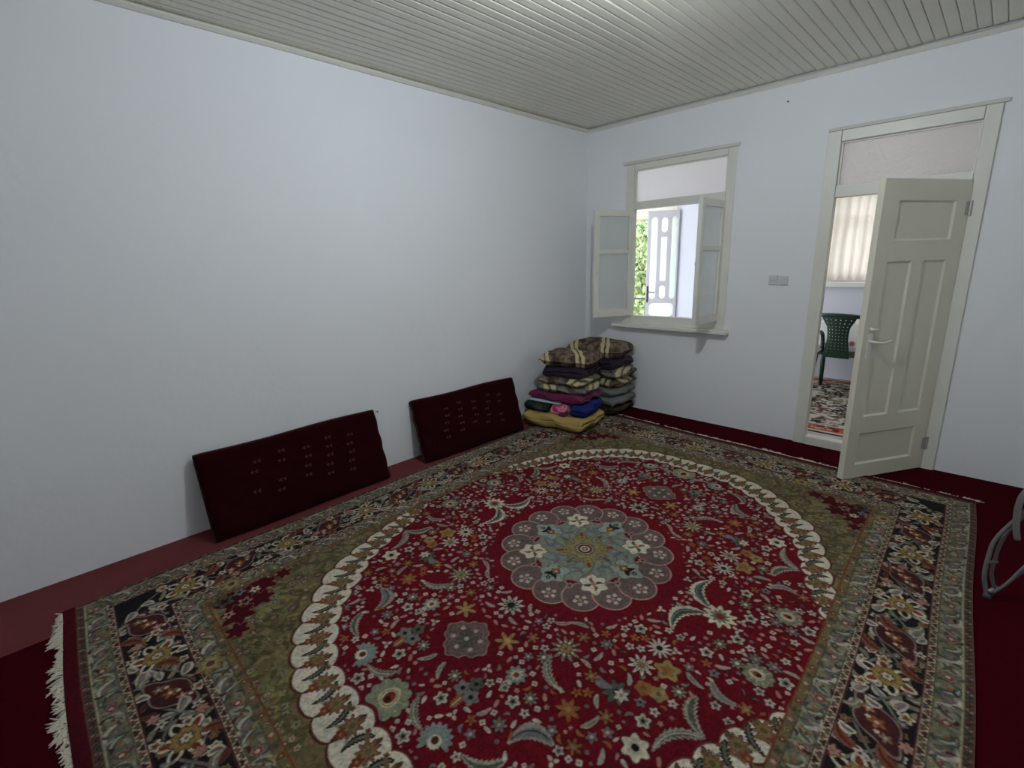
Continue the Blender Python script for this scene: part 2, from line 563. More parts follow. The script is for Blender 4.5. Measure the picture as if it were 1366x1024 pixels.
fr = boxes([(0.470, 0.550, -0.012, 0.055, 0.872, 2.348), (1.412, 1.480, -0.012, 0.055, 0.872, 2.348),
            (0.552, 1.410, -0.012, 0.055, 2.296, 2.348), (0.552, 1.410, -0.010, 0.055, 0.872, 0.955)], 0.003)
at_parent(obj('frame', fr, FRAME), win)
at_parent(obj('transom_bar', boxes([(0.552, 1.410, -0.014, 0.055, 1.948, 2.008)], 0.004), FRAME), win)
at_parent(obj('transom_pane', boxes([(0.548, 1.416, 0.020, 0.026, 2.004, 2.300)]), FROST_T), win)
bd = boxes([(0.552, 0.562, 0.004, 0.02, 2.008, 2.296), (1.400, 1.410, 0.004, 0.02, 2.008, 2.296), (0.562, 1.400, 0.004, 0.02, 2.286, 2.296), (0.562, 1.400, 0.004, 0.02, 2.008, 2.018)])
at_parent(obj('glazing_bead', bd, FRAME), win)
at_parent(obj('sill', boxes([(0.375, 1.525, -0.085, 0.02, 0.838, 0.872)], 0.006), FRAME), win)
at_parent(obj('lintel_strip', boxes([(0.430, 1.500, -0.016, 0.0, 2.350, 2.378)], 0.004), LINTEL), win)
lb = boxes([(1.18, 1.36, -0.045, -0.03, 0.873, 0.877)], 0.001)
box(lb, 1.285, 1.30, -0.045, -0.03, 0.877, 0.889)
tube(lb, [(1.20, -0.040, 0.884), (1.30, -0.037, 0.884), (1.345, -0.037, 0.884)], 0.005)
at_parent(obj('window_bolt', lb, FRAME), win)


def casement(hx, ang, mirror, ring):
    """glazed leaf hinged at (hx, 0); local x runs from the hinge to the free edge"""
    W, z0, z1 = 0.418, 0.952, 1.945
    g = 0.006
    zm = 1.565
    s = boxes([(g, 0.052, -0.017, 0.017, z0, z1), (W - 0.052, W, -0.017, 0.017, z0, z1),
               (0.052, W - 0.052, -0.017, 0.017, z1 - 0.058, z1), (0.052, W - 0.052, -0.017, 0.017, z0, z0 + 0.066),
               (0.052, W - 0.052, -0.015, 0.015, zm - 0.017, zm + 0.017)], 0.003)
    o = obj('casement', s, FRAME)
    M = Matrix.Translation((hx, -0.014, 0)) @ Matrix.Rotation(ang, 4, 'Z')
    o.parent = win
    o.matrix_parent_inverse = Matrix.Translation(-Vector(win.location))
    o.matrix_basis = M
    for a, b in ((zm + 0.015, z1 - 0.056), (z0 + 0.064, zm - 0.015)):
        obj('pane', boxes([(0.050, W - 0.050, -0.002, 0.002, a, b)]), FROST_C, o)
    hb = boxes([(-0.004, 0.030, -0.021, -0.016, z, z + 0.07) for z in (z0 + 0.12, z1 - 0.19)], 0.001)
    for z in (z0 + 0.12, z1 - 0.19):
        tube(hb, [(0.0, -0.018, z - 0.004), (0.0, -0.018, z + 0.074)], 0.006)
    obj('hinge', hb, FRAME, o)
    if ring:
        rb = bmesh.new()
        c = Vector((W - 0.026, ring * 0.024, zm - 0.12))
        tube(rb, [c + Vector((0.014 * math.cos(t), 0, 0.016 * math.sin(t))) for t in np.linspace(0, 2 * PI, 14)[:-1]], 0.003, 6, True)
        box(rb, W - 0.034, W - 0.018, min(0, ring * 0.026), max(0, ring * 0.026), zm - 0.108, zm - 0.10)
        obj('pull_ring', rb, STEEL, o)
    return o


casement(0.553, math.radians(-116), False, 0)
casement(1.408, math.radians(-91.5), True, -1)

# ------------------------------------------------------------------ door in the back wall
dr = structure(empty('door_1', (2.56, 0, 0)), 'cream frame with frosted pane over an open panelled door', 'door')
df = boxes([(2.115, 2.198, -0.022, 0.055, 0.0, 2.328), (2.930, 3.004, -0.022, 0.055, 0.0, 2.328), (2.200, 2.928, -0.022, 0.055, 2.256, 2.328)], 0.004)
at_parent(obj('frame', df, FRAME), dr)
at_parent(obj('threshold', boxes([(2.200, 2.928, -0.028, 0.055, 0.0, 0.070)], 0.006), FRAME), dr)
at_parent(obj('transom_bar', boxes([(2.200, 2.928, -0.020, 0.055, 1.885, 1.958)], 0.004), FRAME), dr)
at_parent(obj('transom_pane', boxes([(2.196, 2.932, 0.030, 0.036, 1.954, 2.260)]), FROST_D), dr)
bd = boxes([(2.200, 2.210, 0.008, 0.03, 1.958, 2.256), (2.918, 2.928, 0.008, 0.03, 1.958, 2.256), (2.210, 2.918, 0.008, 0.03, 2.246, 2.256), (2.210, 2.918, 0.008, 0.03, 1.958, 1.968)])
at_parent(obj('glazing_bead', bd, FRAME), dr)
at_parent(obj('lintel_strip', boxes([(2.112, 3.030, -0.020, 0.0, 2.330, 2.352)], 0.004), LINTEL), dr)
kb = boxes([(2.14, 2.175, -0.027, -0.022, 0.98, 1.10)], 0.001)
at_parent(obj('strike_plate', kb, FRAME), dr)

# door leaf: local x from hinge to free edge, y = 0 is the face turned to the camera, thickness to -y
LW, LZ0, LZ1, LT = 0.690, 0.012, 1.912, 0.040
panels = [(0.110, 0.565, 1.560, 1.792), (0.110, 0.298, 0.448, 1.438), (0.392, 0.588, 0.448, 1.438), (0.118, 0.602, 0.112, 0.332)]


def leaf_mesh():
    A = sorted({0.0, LW, *[p[0] for p in panels], *[p[1] for p in panels]})
    Z = sorted({LZ0, LZ1, *[p[2] for p in panels], *[p[3] for p in panels]})
    bm = bmesh.new(); V = {}

    def v(a, y, z):
        k = (round(a, 4), round(y, 4), round(z, 4))
        if k not in V: V[k] = bm.verts.new((a, y, z))
        return V[k]
    for side, y in ((0, 0.0), (1, -LT)):
        for i in range(len(A) - 1):
            for j in range(len(Z) - 1):
                ca, cz = (A[i] + A[i + 1]) / 2, (Z[j] + Z[j + 1]) / 2
                if any(p[0] < ca < p[1] and p[2] < cz < p[3] for p in panels): continue
                q = [v(A[i], y, Z[j]), v(A[i + 1], y, Z[j]), v(A[i + 1], y, Z[j + 1]), v(A[i], y, Z[j + 1])]
                bm.faces.new(q)
        for (a, b, c, d) in panels:
            e = 0.012; dy = -0.011 if side == 0 else 0.011
            o4 = [(a, c), (b, c), (b, d), (a, d)]
            i4 = [(a + e, c + e), (b - e, c + e), (b - e, d - e), (a + e, d - e)]
            # split the outer edge where other cuts cross it
            for t in range(4):
                (xa, za), (xb, zb) = o4[t], o4[(t + 1) % 4]
                (pa, ra), (pb, rb) = i4[t], i4[(t + 1) % 4]
                mids = [(xa, za)]
                if abs(za - zb) < 1e-6:
                    cuts = [q for q in A if min(xa, xb) + 1e-6 < q < max(xa, xb) - 1e-6]
                    cuts.sort(reverse=xb < xa); mids += [(q, za) for q in cuts]
                else:
                    cuts = [q for q in Z if min(za, zb) + 1e-6 < q < max(za, zb) - 1e-6]
                    cuts.sort(reverse=zb < za); mids += [(xa, q) for q in cuts]
                mids.append((xb, zb))
                ring = [v(m_[0], y, m_[1]) for m_ in mids] + [v(pb, y + dy, rb), v(pa, y + dy, ra)]
                bm.faces.new(ring)
            bm.faces.new([v(m_[0], y + dy, m_[1]) for m_ in i4])
    for (a, b) in zip(A, A[1:]):
        for z in (LZ0, LZ1): bm.faces.new([v(a, 0, z), v(b, 0, z), v(b, -LT, z), v(a, -LT, z)])
    for (a, b) in zip(Z, Z[1:]):
        for xx in (0.0, LW): bm.faces.new([v(xx, 0, a), v(xx, 0, b), v(xx, -LT, b), v(xx, -LT, a)])
    bmesh.ops.recalc_face_normals(bm, faces=bm.faces)
    return bm


leaf = obj('door_leaf', leaf_mesh(), LEAFP)
leaf.parent = dr
leaf.matrix_parent_inverse = Matrix.Translation(-Vector(dr.location))
ldir = math.atan2(-0.65, -0.383)
# mirror so that local +y faces the camera side
leaf.matrix_basis = Matrix.Translation((2.936, -0.030, 0)) @ Matrix.Rotation(ldir, 4, 'Z')
for (a, b, c, d) in panels:
    obj('panel', boxes([(a + 0.012, b - 0.012, -0.0112, -0.0098, c + 0.012, d - 0.012)]), LEAFP, leaf)
hb = boxes([(0.618, 0.652, 0.0, 0.006, 0.842, 1.000)], 0.002)
obj('handle_plate', hb, FRAME, leaf)
hb = bmesh.new()
tube(hb, smooth_path([(0.640, 0.004, 0.952), (0.640, 0.040, 0.952), (0.625, 0.050, 0.950), (0.575, 0.052, 0.946), (0.520, 0.050, 0.956)], 5), [0.008] * 15 + [0.007] * 6, 8)
obj('lever_handle', hb, FRAME, leaf, True)
hb = bmesh.new()
tube(hb, [(0.640, 0.0, 1.028), (0.640, 0.024, 1.028)], [0.012, 0.010], 10)
tube(hb, [(0.640, 0.022, 1.028), (0.600, 0.026, 1.030)], 0.006, 8)
obj('thumb_turn', hb, FRAME, leaf, True)
for z in (0.15, 1.70):
    hb = bmesh.new()
    tube(hb, [(-0.004, 0.006, z), (-0.004, 0.006, z + 0.09)], 0.009, 8)
    box(hb, -0.004, 0.030, 0.0, 0.004, z + 0.005, z + 0.085)
    obj('hinge', hb, HINGE, leaf)

# ------------------------------------------------------------------ fittings on the walls
so = tag(empty('wall_socket', (1.842, 0, 1.300)), 'small white wall socket between window and door, beside the switch', 'socket')
obj('cover_plate', boxes([(-0.034, 0.034, -0.012, 0.0, -0.036, 0.036)], 0.003), PLASTIC, so)
bm = bmesh.new(); lathe(bm, [(0.026, 0.0), (0.026, 0.0012), (0.022, 0.0015), (0.020, 0.0005), (0, 0.0005)], 20, Matrix.Translation((0, -0.0118, 0)) @ Matrix.Rotation(PI / 2, 4, 'X'))
obj('socket_well', bm, PLASTIC, so)
for sx in (-0.0095, 0.0095):
    bm = bmesh.new()
    tube(bm, [(sx, -0.0148, 0.0), (sx, -0.012, 0.0)], 0.0035, 8)
    obj('pin_hole', bm, DARKHOLE, so)
sw = tag(empty('light_switch', (1.918, 0, 1.296)), 'small white light switch beside the socket, nearer the door', 'switch')
obj('cover_plate', boxes([(-0.034, 0.034, -0.010, 0.0, -0.036, 0.036)], 0.003), PLASTIC, sw)
obj('rocker', boxes([(-0.024, 0.024, -0.015, -0.009, -0.026, 0.026)], 0.003), PLASTIC, sw)


def nail(name, loc, d, L, label):
    bm = bmesh.new()
    d = Vector(d).normalized(); p = Vector(loc)
    tube(bm, [p - d * 0.01, p + d * L], 0.0022, 6)
    tube(bm, [p + d * L, p + d * (L + 0.003)], 0.006, 8)
    return tag(obj(name, bm, IRON), label, 'nail')


nail('wall_nail', (0.0, -2.590, 0.455), (1, -0.1, 0.25), 0.035, 'dark nail in the left wall at the top corner of the cushion nearer the camera')
nail('wall_nail', (1.823, 0.0, 2.591), (0, -1, 0.1), 0.012, 'dark nail head high on the window wall between window and door')

# ------------------------------------------------------------------ ceiling lamp (hangs above the frame)
lamp = tag(empty('ceiling_lamp', (LAMP_POS[0], LAMP_POS[1], H)), 'white ceiling bulb on a short cord above the rug', 'lamp')
bm = bmesh.new(); lathe(bm, [(0, 0), (0.05, 0), (0.048, -0.012), (0.02, -0.03), (0, -0.032)], 20); obj('ceiling_rose', bm, PLASTIC, lamp, True)
bm = bmesh.new(); tube(bm, [(0, 0, -0.03), (0, 0, -0.075)], 0.004, 6); obj('cord', bm, PLASTIC, lamp)
bm = bmesh.new(); lathe(bm, [(0, -0.070), (0.016, -0.073), (0.020, -0.115), (0.020, -0.130), (0, -0.131)], 16); obj('bulb_holder', bm, PLASTIC, lamp, True)
BULB = bpy.data.materials.new('lit_bulb'); BULB.use_nodes = True
bn = BULB.node_tree; bn.nodes.remove(bn.nodes['Principled BSDF'])
em = bn.nodes.new('ShaderNodeEmission'); em.inputs['Color'].default_value = (*LAMP_COLOR, 1); em.inputs['Strength'].default_value = LAMP_STRENGTH
bn.links.new(em.outputs[0], bn.nodes['Material Output'].inputs['Surface'])
bm = bmesh.new(); lathe(bm, [(0, -0.132), (0.018, -0.132), (0.026, -0.147), (0.038, -0.170), (0.042, -0.190), (0.034, -0.215), (0.018, -0.228), (0, -0.231)], 12); obj('bulb', bm, BULB, lamp, True)

# ------------------------------------------------------------------ wall-to-wall maroon carpet
def carpet():
    bm = bmesh.new()
    n = 60
    ys = np.linspace(RY + 0.01, -0.004, n)
    top, bot = [], []
    for y in ys:
        xe = 0.50 + 0.004 * math.sin(y * 3)
        top.append((bm.verts.new((xe, y, 0.0005)), bm.verts.new((xe + 0.004, y, 0.004)), bm.verts.new((RX - 0.004, y, 0.004)), bm.verts.new((RX - 0.004, y, 0.0005))))
    for A, B in zip(top, top[1:]):
        for i in range(3): bm.faces.new((A[i], A[i + 1], B[i + 1], B[i]))
        bm.faces.new((A[3], A[0], B[0], B[3]))
    bm.faces.new(top[0]); bm.faces.new(list(reversed(top[-1])))
    bmesh.ops.recalc_face_normals(bm, faces=bm.faces)
    return bm


tag(obj('fitted_carpet', carpet(), MAROON), 'plain dark maroon carpet laid under the patterned rug', 'carpet')
# ------------------------------------------------------------------ weaving: motifs knotted into a colour grid


class Weave:
    """colour grid over u (width) and v (length), one colour per knot; motifs are laid in with soft edges"""

    def __init__(self, us, vs, base):
        self.us, self.vs = us, vs
        self.C = np.empty((len(vs), len(us), 3)); self.C[:] = base
        self.U, self.V = np.meshgrid(us, vs)
        self.px = 0.0035
        self.clip = None

    def fill(self, a, col):
        self.C = self.C * (1 - a[..., None]) + np.array(col) * a[..., None]

    def local(self, cu, cv, r, ang=0.0, su=1, sv=1):
        u0, u1 = np.searchsorted(self.us, [su * cu - r, su * cu + r]); v0, v1 = np.searchsorted(self.vs, [sv * cv - r, sv * cv + r])
        sl = (slice(v0, v1), slice(u0, u1))
        X = su * self.U[sl] - cu; Y = sv * self.V[sl] - cv
        c, s = math.cos(ang), math.sin(ang)
        return sl, X * c + Y * s, -X * s + Y * c

    def put(self, sl, d, col):
        a = np.clip(0.5 - d / self.px, 0, 1)
        if self.clip is not None: a = a * self.clip[sl]
        a = a[..., None]
        self.C[sl] = self.C[sl] * (1 - a) + np.array(col) * a

    def flower(self, cu, cv, R, n=5, ang=0, pet=(.4, .4, .3), ctr=(.1, .02, .02), out=None, su=1, sv=1, depth=.3, squash=1.0, ring=None):
        sl, X, Y = self.local(cu, cv, R * 1.35, ang, su, sv)
        if X.size == 0: return
        Y = Y / squash
        r = np.hypot(X, Y); th = np.arctan2(Y, X)
        e = R * (1 - depth / 2 + depth / 2 * np.cos(n * th))
        if out is not None: self.put(sl, r - e - 0.0045, out)
        self.put(sl, r - e, pet)
        if ring is not None: self.put(sl, r - e * 0.62, ring)
        if ctr is not None: self.put(sl, r - R * 0.27, ctr)

    def leaf(self, cu, cv, L, w, ang=0, col=(.2, .24, .2), edge=None, bend=0.0, serr=0.0, spine=None, su=1, sv=1):
        sl, X, Y = self.local(cu, cv, L * 0.5 + abs(bend) * L + w + .01, ang, su, sv)
        if X.size == 0: return
        t = np.clip(X / L, -.5, .5)
        over = np.abs(X) - L / 2
        Yb = Y - bend * L * (0.25 - t * t) * 4
        hw = w * np.sqrt(np.clip(1 - 4 * t * t, 0, 1)) * (1 - 0.5 * t)
        if serr: hw = hw * (1 - serr * ((t * 9) % 1.0))
        d = np.maximum(np.abs(Yb) - hw, over)
        if edge is not None:
            self.put(sl, d - 0.002, edge)
            self.put(sl, np.maximum(d + 0.0055, Yb - hw * .35), col)
        else:
            self.put(sl, d, col)
        if spine is not None: self.put(sl, np.maximum(np.abs(Yb) - 0.0022, over + .01), spine)

    def arc(self, pts, w, col, su=1, sv=1):
        """thin stem along a smooth path"""
        P = np.array([(p.x, p.y) for p in smooth_path([(a, b, 0) for a, b in pts], 8)])
        c = P.mean(0); r = np.abs(P - c).max() + .02
        sl, X, Y = self.local(c[0], c[1], r, 0, su, sv)
        if X.size == 0: return
        d = np.full(X.shape, 9.0)
        for (x0, y0), (x1, y1) in zip(P - c, P[1:] - c):
            dx, dy = x1 - x0, y1 - y0
            t = np.clip(((X - x0) * dx + (Y - y0) * dy) / (dx * dx + dy * dy + 1e-9), 0, 1)
            d = np.minimum(d, np.hypot(X - x0 - t * dx, Y - y0 - t * dy))
        self.put(sl, d - w, col)

    def palmette(self, cu, cv, R, ang=0, outer=(.2, .23, .17), mid=(.42, .37, .22), inner=(.12, .01, .015), su=1, sv=1, n=11, heart=(.01, .01, .012)):
        sl, X, Y = self.local(cu, cv, R * 1.3, ang, su, sv)
        if X.size == 0: return
        r = np.hypot(X, Y); th = np.arctan2(Y, X)
        e = R * (0.86 + 0.14 * np.abs(np.cos(n * th / 2)))
        self.put(sl, r - e - .004, (.03, .012, .012))
        self.put(sl, r - e, outer)
        self.put(sl, np.abs(np.sin(n * th / 2)) * r * .5 - .0018 + np.where(r < R * .5, 1, 0) + np.where(r > e, 1, 0), mid)
        tear = np.hypot(X * (1.25 - .9 * X / R * .5), Y * 1.25) - R * .58
        self.put(sl, tear, mid)
        self.put(sl, tear + R * .10, outer)
        self.put(sl, tear + R * .17, mid)
        self.put(sl, np.hypot((X - R * .06) * 1.1, Y * 1.35) - R * .33, inner)
        self.put(sl, np.hypot(X + R * .05, Y) - R * .15, heart)

    def fan(self, cu, cv, R, ang=0, col=(.20, .23, .19), mid=(.42, .40, .30), su=1, sv=1):
        sl, X, Y = self.local(cu, cv, R * 1.3, ang, su, sv)
        if X.size == 0: return
        r = np.hypot(X, Y); th = np.arctan2(Y, X)
        e = R * (.9 + .1 * np.cos(15 * th)) * np.where(np.abs(th) < 2.2, 1, .55)
        self.put(sl, r - e, col)
        self.put(sl, np.abs(np.sin(7.5 * th)) * r * .4 - .0016 + np.where((r < R * .5) | (r > e), 1, 0), (.08, .09, .08))
        self.put(sl, np.hypot(X + R * .1, Y) - R * .38, mid)
        self.put(sl, np.hypot(X + R * .02, Y) - R * .22, (.06, .015, .012))


def blotch(shape, us, vs, s, seed, amp):
    """smooth value noise on the grid, for mottled dye"""
    g = np.random.default_rng(seed)
    nu, nv = int((us[-1] - us[0]) / s) + 3, int((vs[-1] - vs[0]) / s) + 3
    G = g.random((nv, nu))
    fu = (us - us[0]) / s; fv = (vs - vs[0]) / s
    iu, iv = fu.astype(int), fv.astype(int)
    tu, tv = fu - iu, fv - iv
    tu = tu * tu * (3 - 2 * tu); tv = tv * tv * (3 - 2 * tv)
    a = G[np.ix_(iv, iu)] * (1 - tu) + G[np.ix_(iv, iu + 1)] * tu
    b = G[np.ix_(iv + 1, iu)] * (1 - tu) + G[np.ix_(iv + 1, iu + 1)] * tu
    return (a * (1 - tv[:, None]) + b * tv[:, None] - 0.5) * 2 * amp


# dye colours
RED = (.092, .0030, .0072); DKRED = (.055, .0026, .007); BLACK = (.011, .009, .0095)
SAGE = (.150, .145, .098); SAGED = (.060, .068, .050); TEAL = (.14, .175, .145); GREY = (.125, .122, .120)
OLIVE = (.124, .097, .047); OLIVED = (.075, .062, .028); CREAM = (.46, .40, .30); PALE = (.37, .325, .265)
PINK = (.30, .15, .125); MAUVE = (.098, .068, .064); ORANGE = (.20, .082, .026); GOLD = (.21, .15, .058)
RUST = (.15, .030, .014); WINE = (.048, .014, .014); BROWNY = (.14, .075, .040); LILAC = (.125, .098, .105)

QUAD = ((1, 1), (-1, 1), (1, -1), (-1, -1))


def weave_main():
    W2, L2 = 1.50, 2.00
    us = np.linspace(-W2, W2, 860)
    # rows a little denser towards the end nearest the door of the lens-side half, as cheap meshes allow
    a = np.linspace(0, 1, 900)
    vs = -2.045 + 4.09 * (a * .80 + a * a * .20)
    w = Weave(us, vs, RED)
    U, V = w.U, w.V
    px = w.px
    step = lambda d: np.clip(.5 - d / px, 0, 1)
    rng = np.random.default_rng(5)
    AU, AV = np.abs(U), np.abs(V)
    ED = np.minimum(W2 - AU, L2 - AV)            # distance from the border's outer edge
    # ---- field with its scalloped oval
    ang_i = np.array([0, .18, .205, .46, .63, .83, .95, 1.13, 1.36, 1.5708]); rad_i = np.array([1.35, 1.12, 1.09, 1.05, 1.085, 1.16, 1.18, 1.26, 1.31, 1.285])
    ang_o = np.array([0, .25, .38, .52, .72, .90, 1.02, 1.20, 1.36, 1.5708]); rad_o = np.array([1.5, 1.30, 1.15, 1.17, 1.25, 1.35, 1.38, 1.45, 1.465, 1.45])
    TH = np.arctan2(AV, AU + 1e-9); RR = np.hypot(U, V)
    ri = np.interp(TH, ang_i, rad_i); ro = np.interp(TH, ang_o, rad_o)
    # lobes counted by arc length
    tt = np.linspace(0, PI / 2, 400); rt = np.interp(tt, ang_o, rad_o)
    arc = np.concatenate([[0], np.cumsum(np.hypot(np.diff(rt * np.cos(tt)), np.diff(rt * np.sin(tt))))])
    S = np.interp(TH, tt, arc)
    NL = 18; lob = S / arc[-1] * NL
    bump = np.abs(np.sin(lob * PI))
    ro_l = ro - 0.022 + 0.030 * np.sqrt(bump)
    ri_l = ri + 0.020 - 0.030 * np.sqrt(np.abs(np.sin((lob + .5) * PI)))
    olive = np.array(OLIVE) * (1 + blotch(U.shape, us, vs, .045, 3, .30) + blotch(U.shape, us, vs, .015, 4, .22))[..., None]
    w.C = np.where((RR > ro_l)[..., None], olive, w.C)
    # spandrel clouds: darker olive scrolls and little flowers
    w.clip = step(ro_l + .012 - RR)
    for i in range(1250):
        u, v = rng.uniform(.05, 1.05), rng.uniform(.25, 1.55)
        if np.hypot(u, v) < np.interp(np.arctan2(v, u), ang_o, rad_o) + .02: continue
        k = rng.random(); A = rng.uniform(0, 6.28)
        for su, sv in QUAD:
            if k < .30: w.leaf(u, v, rng.uniform(.05, .09), .012, A, OLIVED, None, .2, 0, None, su, sv)
            elif k < .46: w.leaf(u, v, .055, .011, A, (.17, .15, .055), None, -.2, 0, None, su, sv)
            elif k < .62: w.flower(u, v, .018, 5, A, (.17, .155, .11), (.03, .03, .02), OLIVED, su, sv)
            elif k < .74: w.flower(u, v, .013, 5, A, (.27, .20, .15), RUST, OLIVED, su, sv)
            elif k < .86: w.flower(u, v, .020, 6, A, (.10, .07, .062), GOLD, (.045, .035, .02), su, sv, ring=(.14, .10, .05))
            else: w.leaf(u, v, .06, .010, A, (.12, .135, .08), None, .25, 0, OLIVED, su, sv)
    # red clouds with dark flowers in the four corners of the field
    for su, sv in QUAD:
        for (u, v, R) in ((.96, 1.43, .11), (.86, 1.47, .075), (1.0, 1.32, .070), (.76, 1.50, .05), (1.01, 1.22, .04), (.90, 1.36, .06)):
            w.flower(u, v, R, 6, R * 40, DKRED, None, (.16, .08, .04), su, sv, .4)
        for (u, v, R, c) in ((1.0, 1.49, .045, SAGED), (.93, 1.42, .032, PINK), (.89, 1.50, .028, PINK), (.985, 1.36, .025, CREAM), (1.02, 1.42, .03, GREY)):
            w.flower(u, v, R, 5, R * 60, c, BLACK, BLACK, su, sv, .45, ring=WINE if R > .03 else None)
    # white band of lobes
    w.clip = None
    band = step(RR - ro_l) * step(ri_l - RR)
    w.fill(step(RR - ro_l - .012) * step(ro_l - RR - .001), (.07, .018, .012))
    w.fill(band, (.50, .45, .36))
    w.fill(step(np.abs(RR - ri_l) - .004), (.10, .02, .02))
    w.clip = band
    for i in range(NL + 1):
        for ph, kind in ((0.0, 0), (0.5, 1)):
            s = (i + ph) / NL * arc[-1]
            if s > arc[-1]: continue
            th = np.interp(s, arc, tt); r0, r1 = np.interp(th, ang_i, rad_i), np.interp(th, ang_o, rad_o)
            r = (r0 + r1) / 2; cu, cv = r * math.cos(th), r * math.sin(th)
            if cu > 1.06 + .06: continue
            for su, sv in QUAD:
                if kind == 0:
                    w.leaf(cu, cv, .135, .012, th, (.12, .085, .05), (.055, .02, .012), .05, .3, None, su, sv); w.flower(cu - .012 * math.cos(th), cv - .012 * math.sin(th), .040, 9, th, BROWNY, (.09, .07, .03), (.08, .03, .02), su, sv, .45, ring=(.17, .12, .05))
                    w.flower(cu + .03 * math.cos(th), cv + .03 * math.sin(th), .02, 5, th, RUST, GOLD, None, su, sv)
                else:
                    w.leaf(cu + .012 * math.sin(th), cv - .012 * math.cos(th), .110, .015, th + .35, (.10, .105, .08), BLACK, .16, .45, None, su, sv); w.leaf(cu - .022 * math.sin(th), cv + .022 * math.cos(th), .07, .010, th - .3, (.20, .20, .15), None, .2, .3, None, su, sv); w.flower(cu - .045 * math.cos(th), cv - .045 * math.sin(th), .013, 5, th, BROWNY, BLACK, None, su, sv)
                    w.leaf(cu + .02, cv - .015, .06, .010, th - .6, BROWNY, None, -.2, .3, None, su, sv)
                    w.flower(cu + .05 * math.cos(th + 1.2), cv + .05 * math.sin(th + 1.2), .013, 5, 0, PINK, RUST, None, su, sv)
    # ---- red field flowers
    inside = step(RR - ri_l + .012)
    w.clip = inside
    # faint wine shade towards the oval's rim
    taken = []

    def free(u, v, r):
        return all((u - a) ** 2 + (v - b) ** 2 > (r + c) ** 2 for a, b, c in taken)

    big = []
    def M(u, v, r, f):
        taken.append((u, v, r)); big.append(f)
    M(0, 1.215, .085, lambda su, sv: w.palmette(0, 1.215, .085, -PI / 2, (.17, .18, .12), (.40, .34, .20), (.16, .02, .012), su, sv))
    M(.245, 1.185, .065, lambda su, sv: w.fan(.245, 1.185, .062, -2.2, (.16, .19, .17), CREAM, su, sv))
    M(.13, 1.165, .03, lambda su, sv: w.leaf(.13, 1.165, .13, .018, .5, SAGED, (.17, .165, .12), .18, .5, PALE, su, sv))
    M(.19, .99, .06, lambda su, sv: [w.flower(.165, 1.0, .035, 5, 0, GREY, BLACK, None, su, sv), w.flower(.215, 1.005, .035, 5, 1, GREY, BLACK, None, su, sv), w.flower(.19, .955, .032, 5, 2, SAGED, BLACK, None, su, sv), w.leaf(.19, 1.05, .06, .02, PI / 2, ORANGE, None, 0, .5, PALE, su, sv)])
    M(0, .575, .062, lambda su, sv: w.flower(0, .575, .062, 10, 0, PALE, BLACK, (.03, .02, .02), su, sv, .5, ring=SAGED))
    M(.133, .735, .05, lambda su, sv: w.flower(.133, .735, .05, 6, .4, GOLD, (.3, .2, .06), RUST, su, sv, .7))
    M(.334, .598, .065, lambda su, sv: [w.flower(.334, .598, .064, 11, 0, SAGE, None, (.03, .02, .02), su, sv, .55, ring=CREAM), w.flower(.334, .598, .028, 4, .5, GOLD, OLIVED, BLACK, su, sv, .3)])
    M(.378, .71, .06, lambda su, sv: w.leaf(.378, .71, .17, .020, .6, SAGED, (.21, .20, .155), .22, .5, PALE, su, sv))
    M(.272, .824, .045, lambda su, sv: [w.flower(.272, .824, .043, 9, 0, TEAL, RUST, None, su, sv, .25, ring=PALE), w.leaf(.272, .885, .06, .018, PI / 2, PALE, None, 0, .4, None, su, sv)])
    M(.63, .115, .07, lambda su, sv: w.leaf(.63, .115, .20, .034, 1.9, (.04, .05, .045), CREAM, .30, .3, TEAL, su, sv))
    M(.707, .0, .075, lambda su, sv: w.flower(.715, .0, .070, 10, 0, CREAM, (.14, .02, .012), (.06, .05, .03), su, sv, .35, ring=(.13, .14, .10)))
    M(.606, .338, .045, lambda su, sv: w.flower(.606, .338, .050, 12, 0, PALE, BLACK, SAGED, su, sv, .6))
    M(.678, .415, .05, lambda su, sv: w.flower(.678, .415, .05, 5, .5, GOLD, ORANGE, (.1, .03, .01), su, sv, .35, ring=(.18, .10, .03)))
    M(.405, .665, .01, lambda su, sv: None)
    M(.482, .976, .06, lambda su, sv: w.leaf(.482, .976, .15, .030, 2.4, GREY, (.22, .20, .17), .28, .2, BLACK, su, sv))
    M(.839, .509, .06, lambda su, sv: w.leaf(.839, .509, .15, .024, 1.0, SAGED, (.24, .22, .17), .2, .4, SAGED, su, sv))
    M(.586, .627, .06, lambda su, sv: [w.flower(.586, .627, .052, 8, 0, SAGED, BLACK, BLACK, su, sv, .4), w.flower(.606, .627, .028, 6, 0, PALE, PINK, None, su, sv, .4), w.leaf(.53, .62, .07, .018, 0, GREY, None, .2, 0, None, su, sv)])
    M(.593, .45, .05, lambda su, sv: w.flower(.593, .46, .052, 9, .3, PALE, BROWNY, BLACK, su, sv, .6, ring=SAGE))
    M(.669, .54, .045, lambda su, sv: [w.flower(.65, .545, .034, 5, 0, ORANGE, OLIVED, None, su, sv, .2), w.flower(.70, .53, .034, 5, 1, GOLD, OLIVED, None, su, sv, .2)])
    M(.84, .66, .07, lambda su, sv: w.leaf(.835, .65, .19, .020, 2.2, SAGED, (.21, .20, .155), .2, .5, PALE, su, sv))
    M(.456, 1.013, .01, lambda su, sv: None)
    M(.739, .755, .05, lambda su, sv: w.flower(.735, .755, .048, 6, 0, CREAM, BLACK, (.05, .02, .02), su, sv, .3, ring=PALE))
    M(.39, 1.12, .05, lambda su, sv: w.leaf(.40, 1.11, .15, .020, 2.5, SAGED, (.24, .22, .17), -.2, .4, SAGED, su, sv))
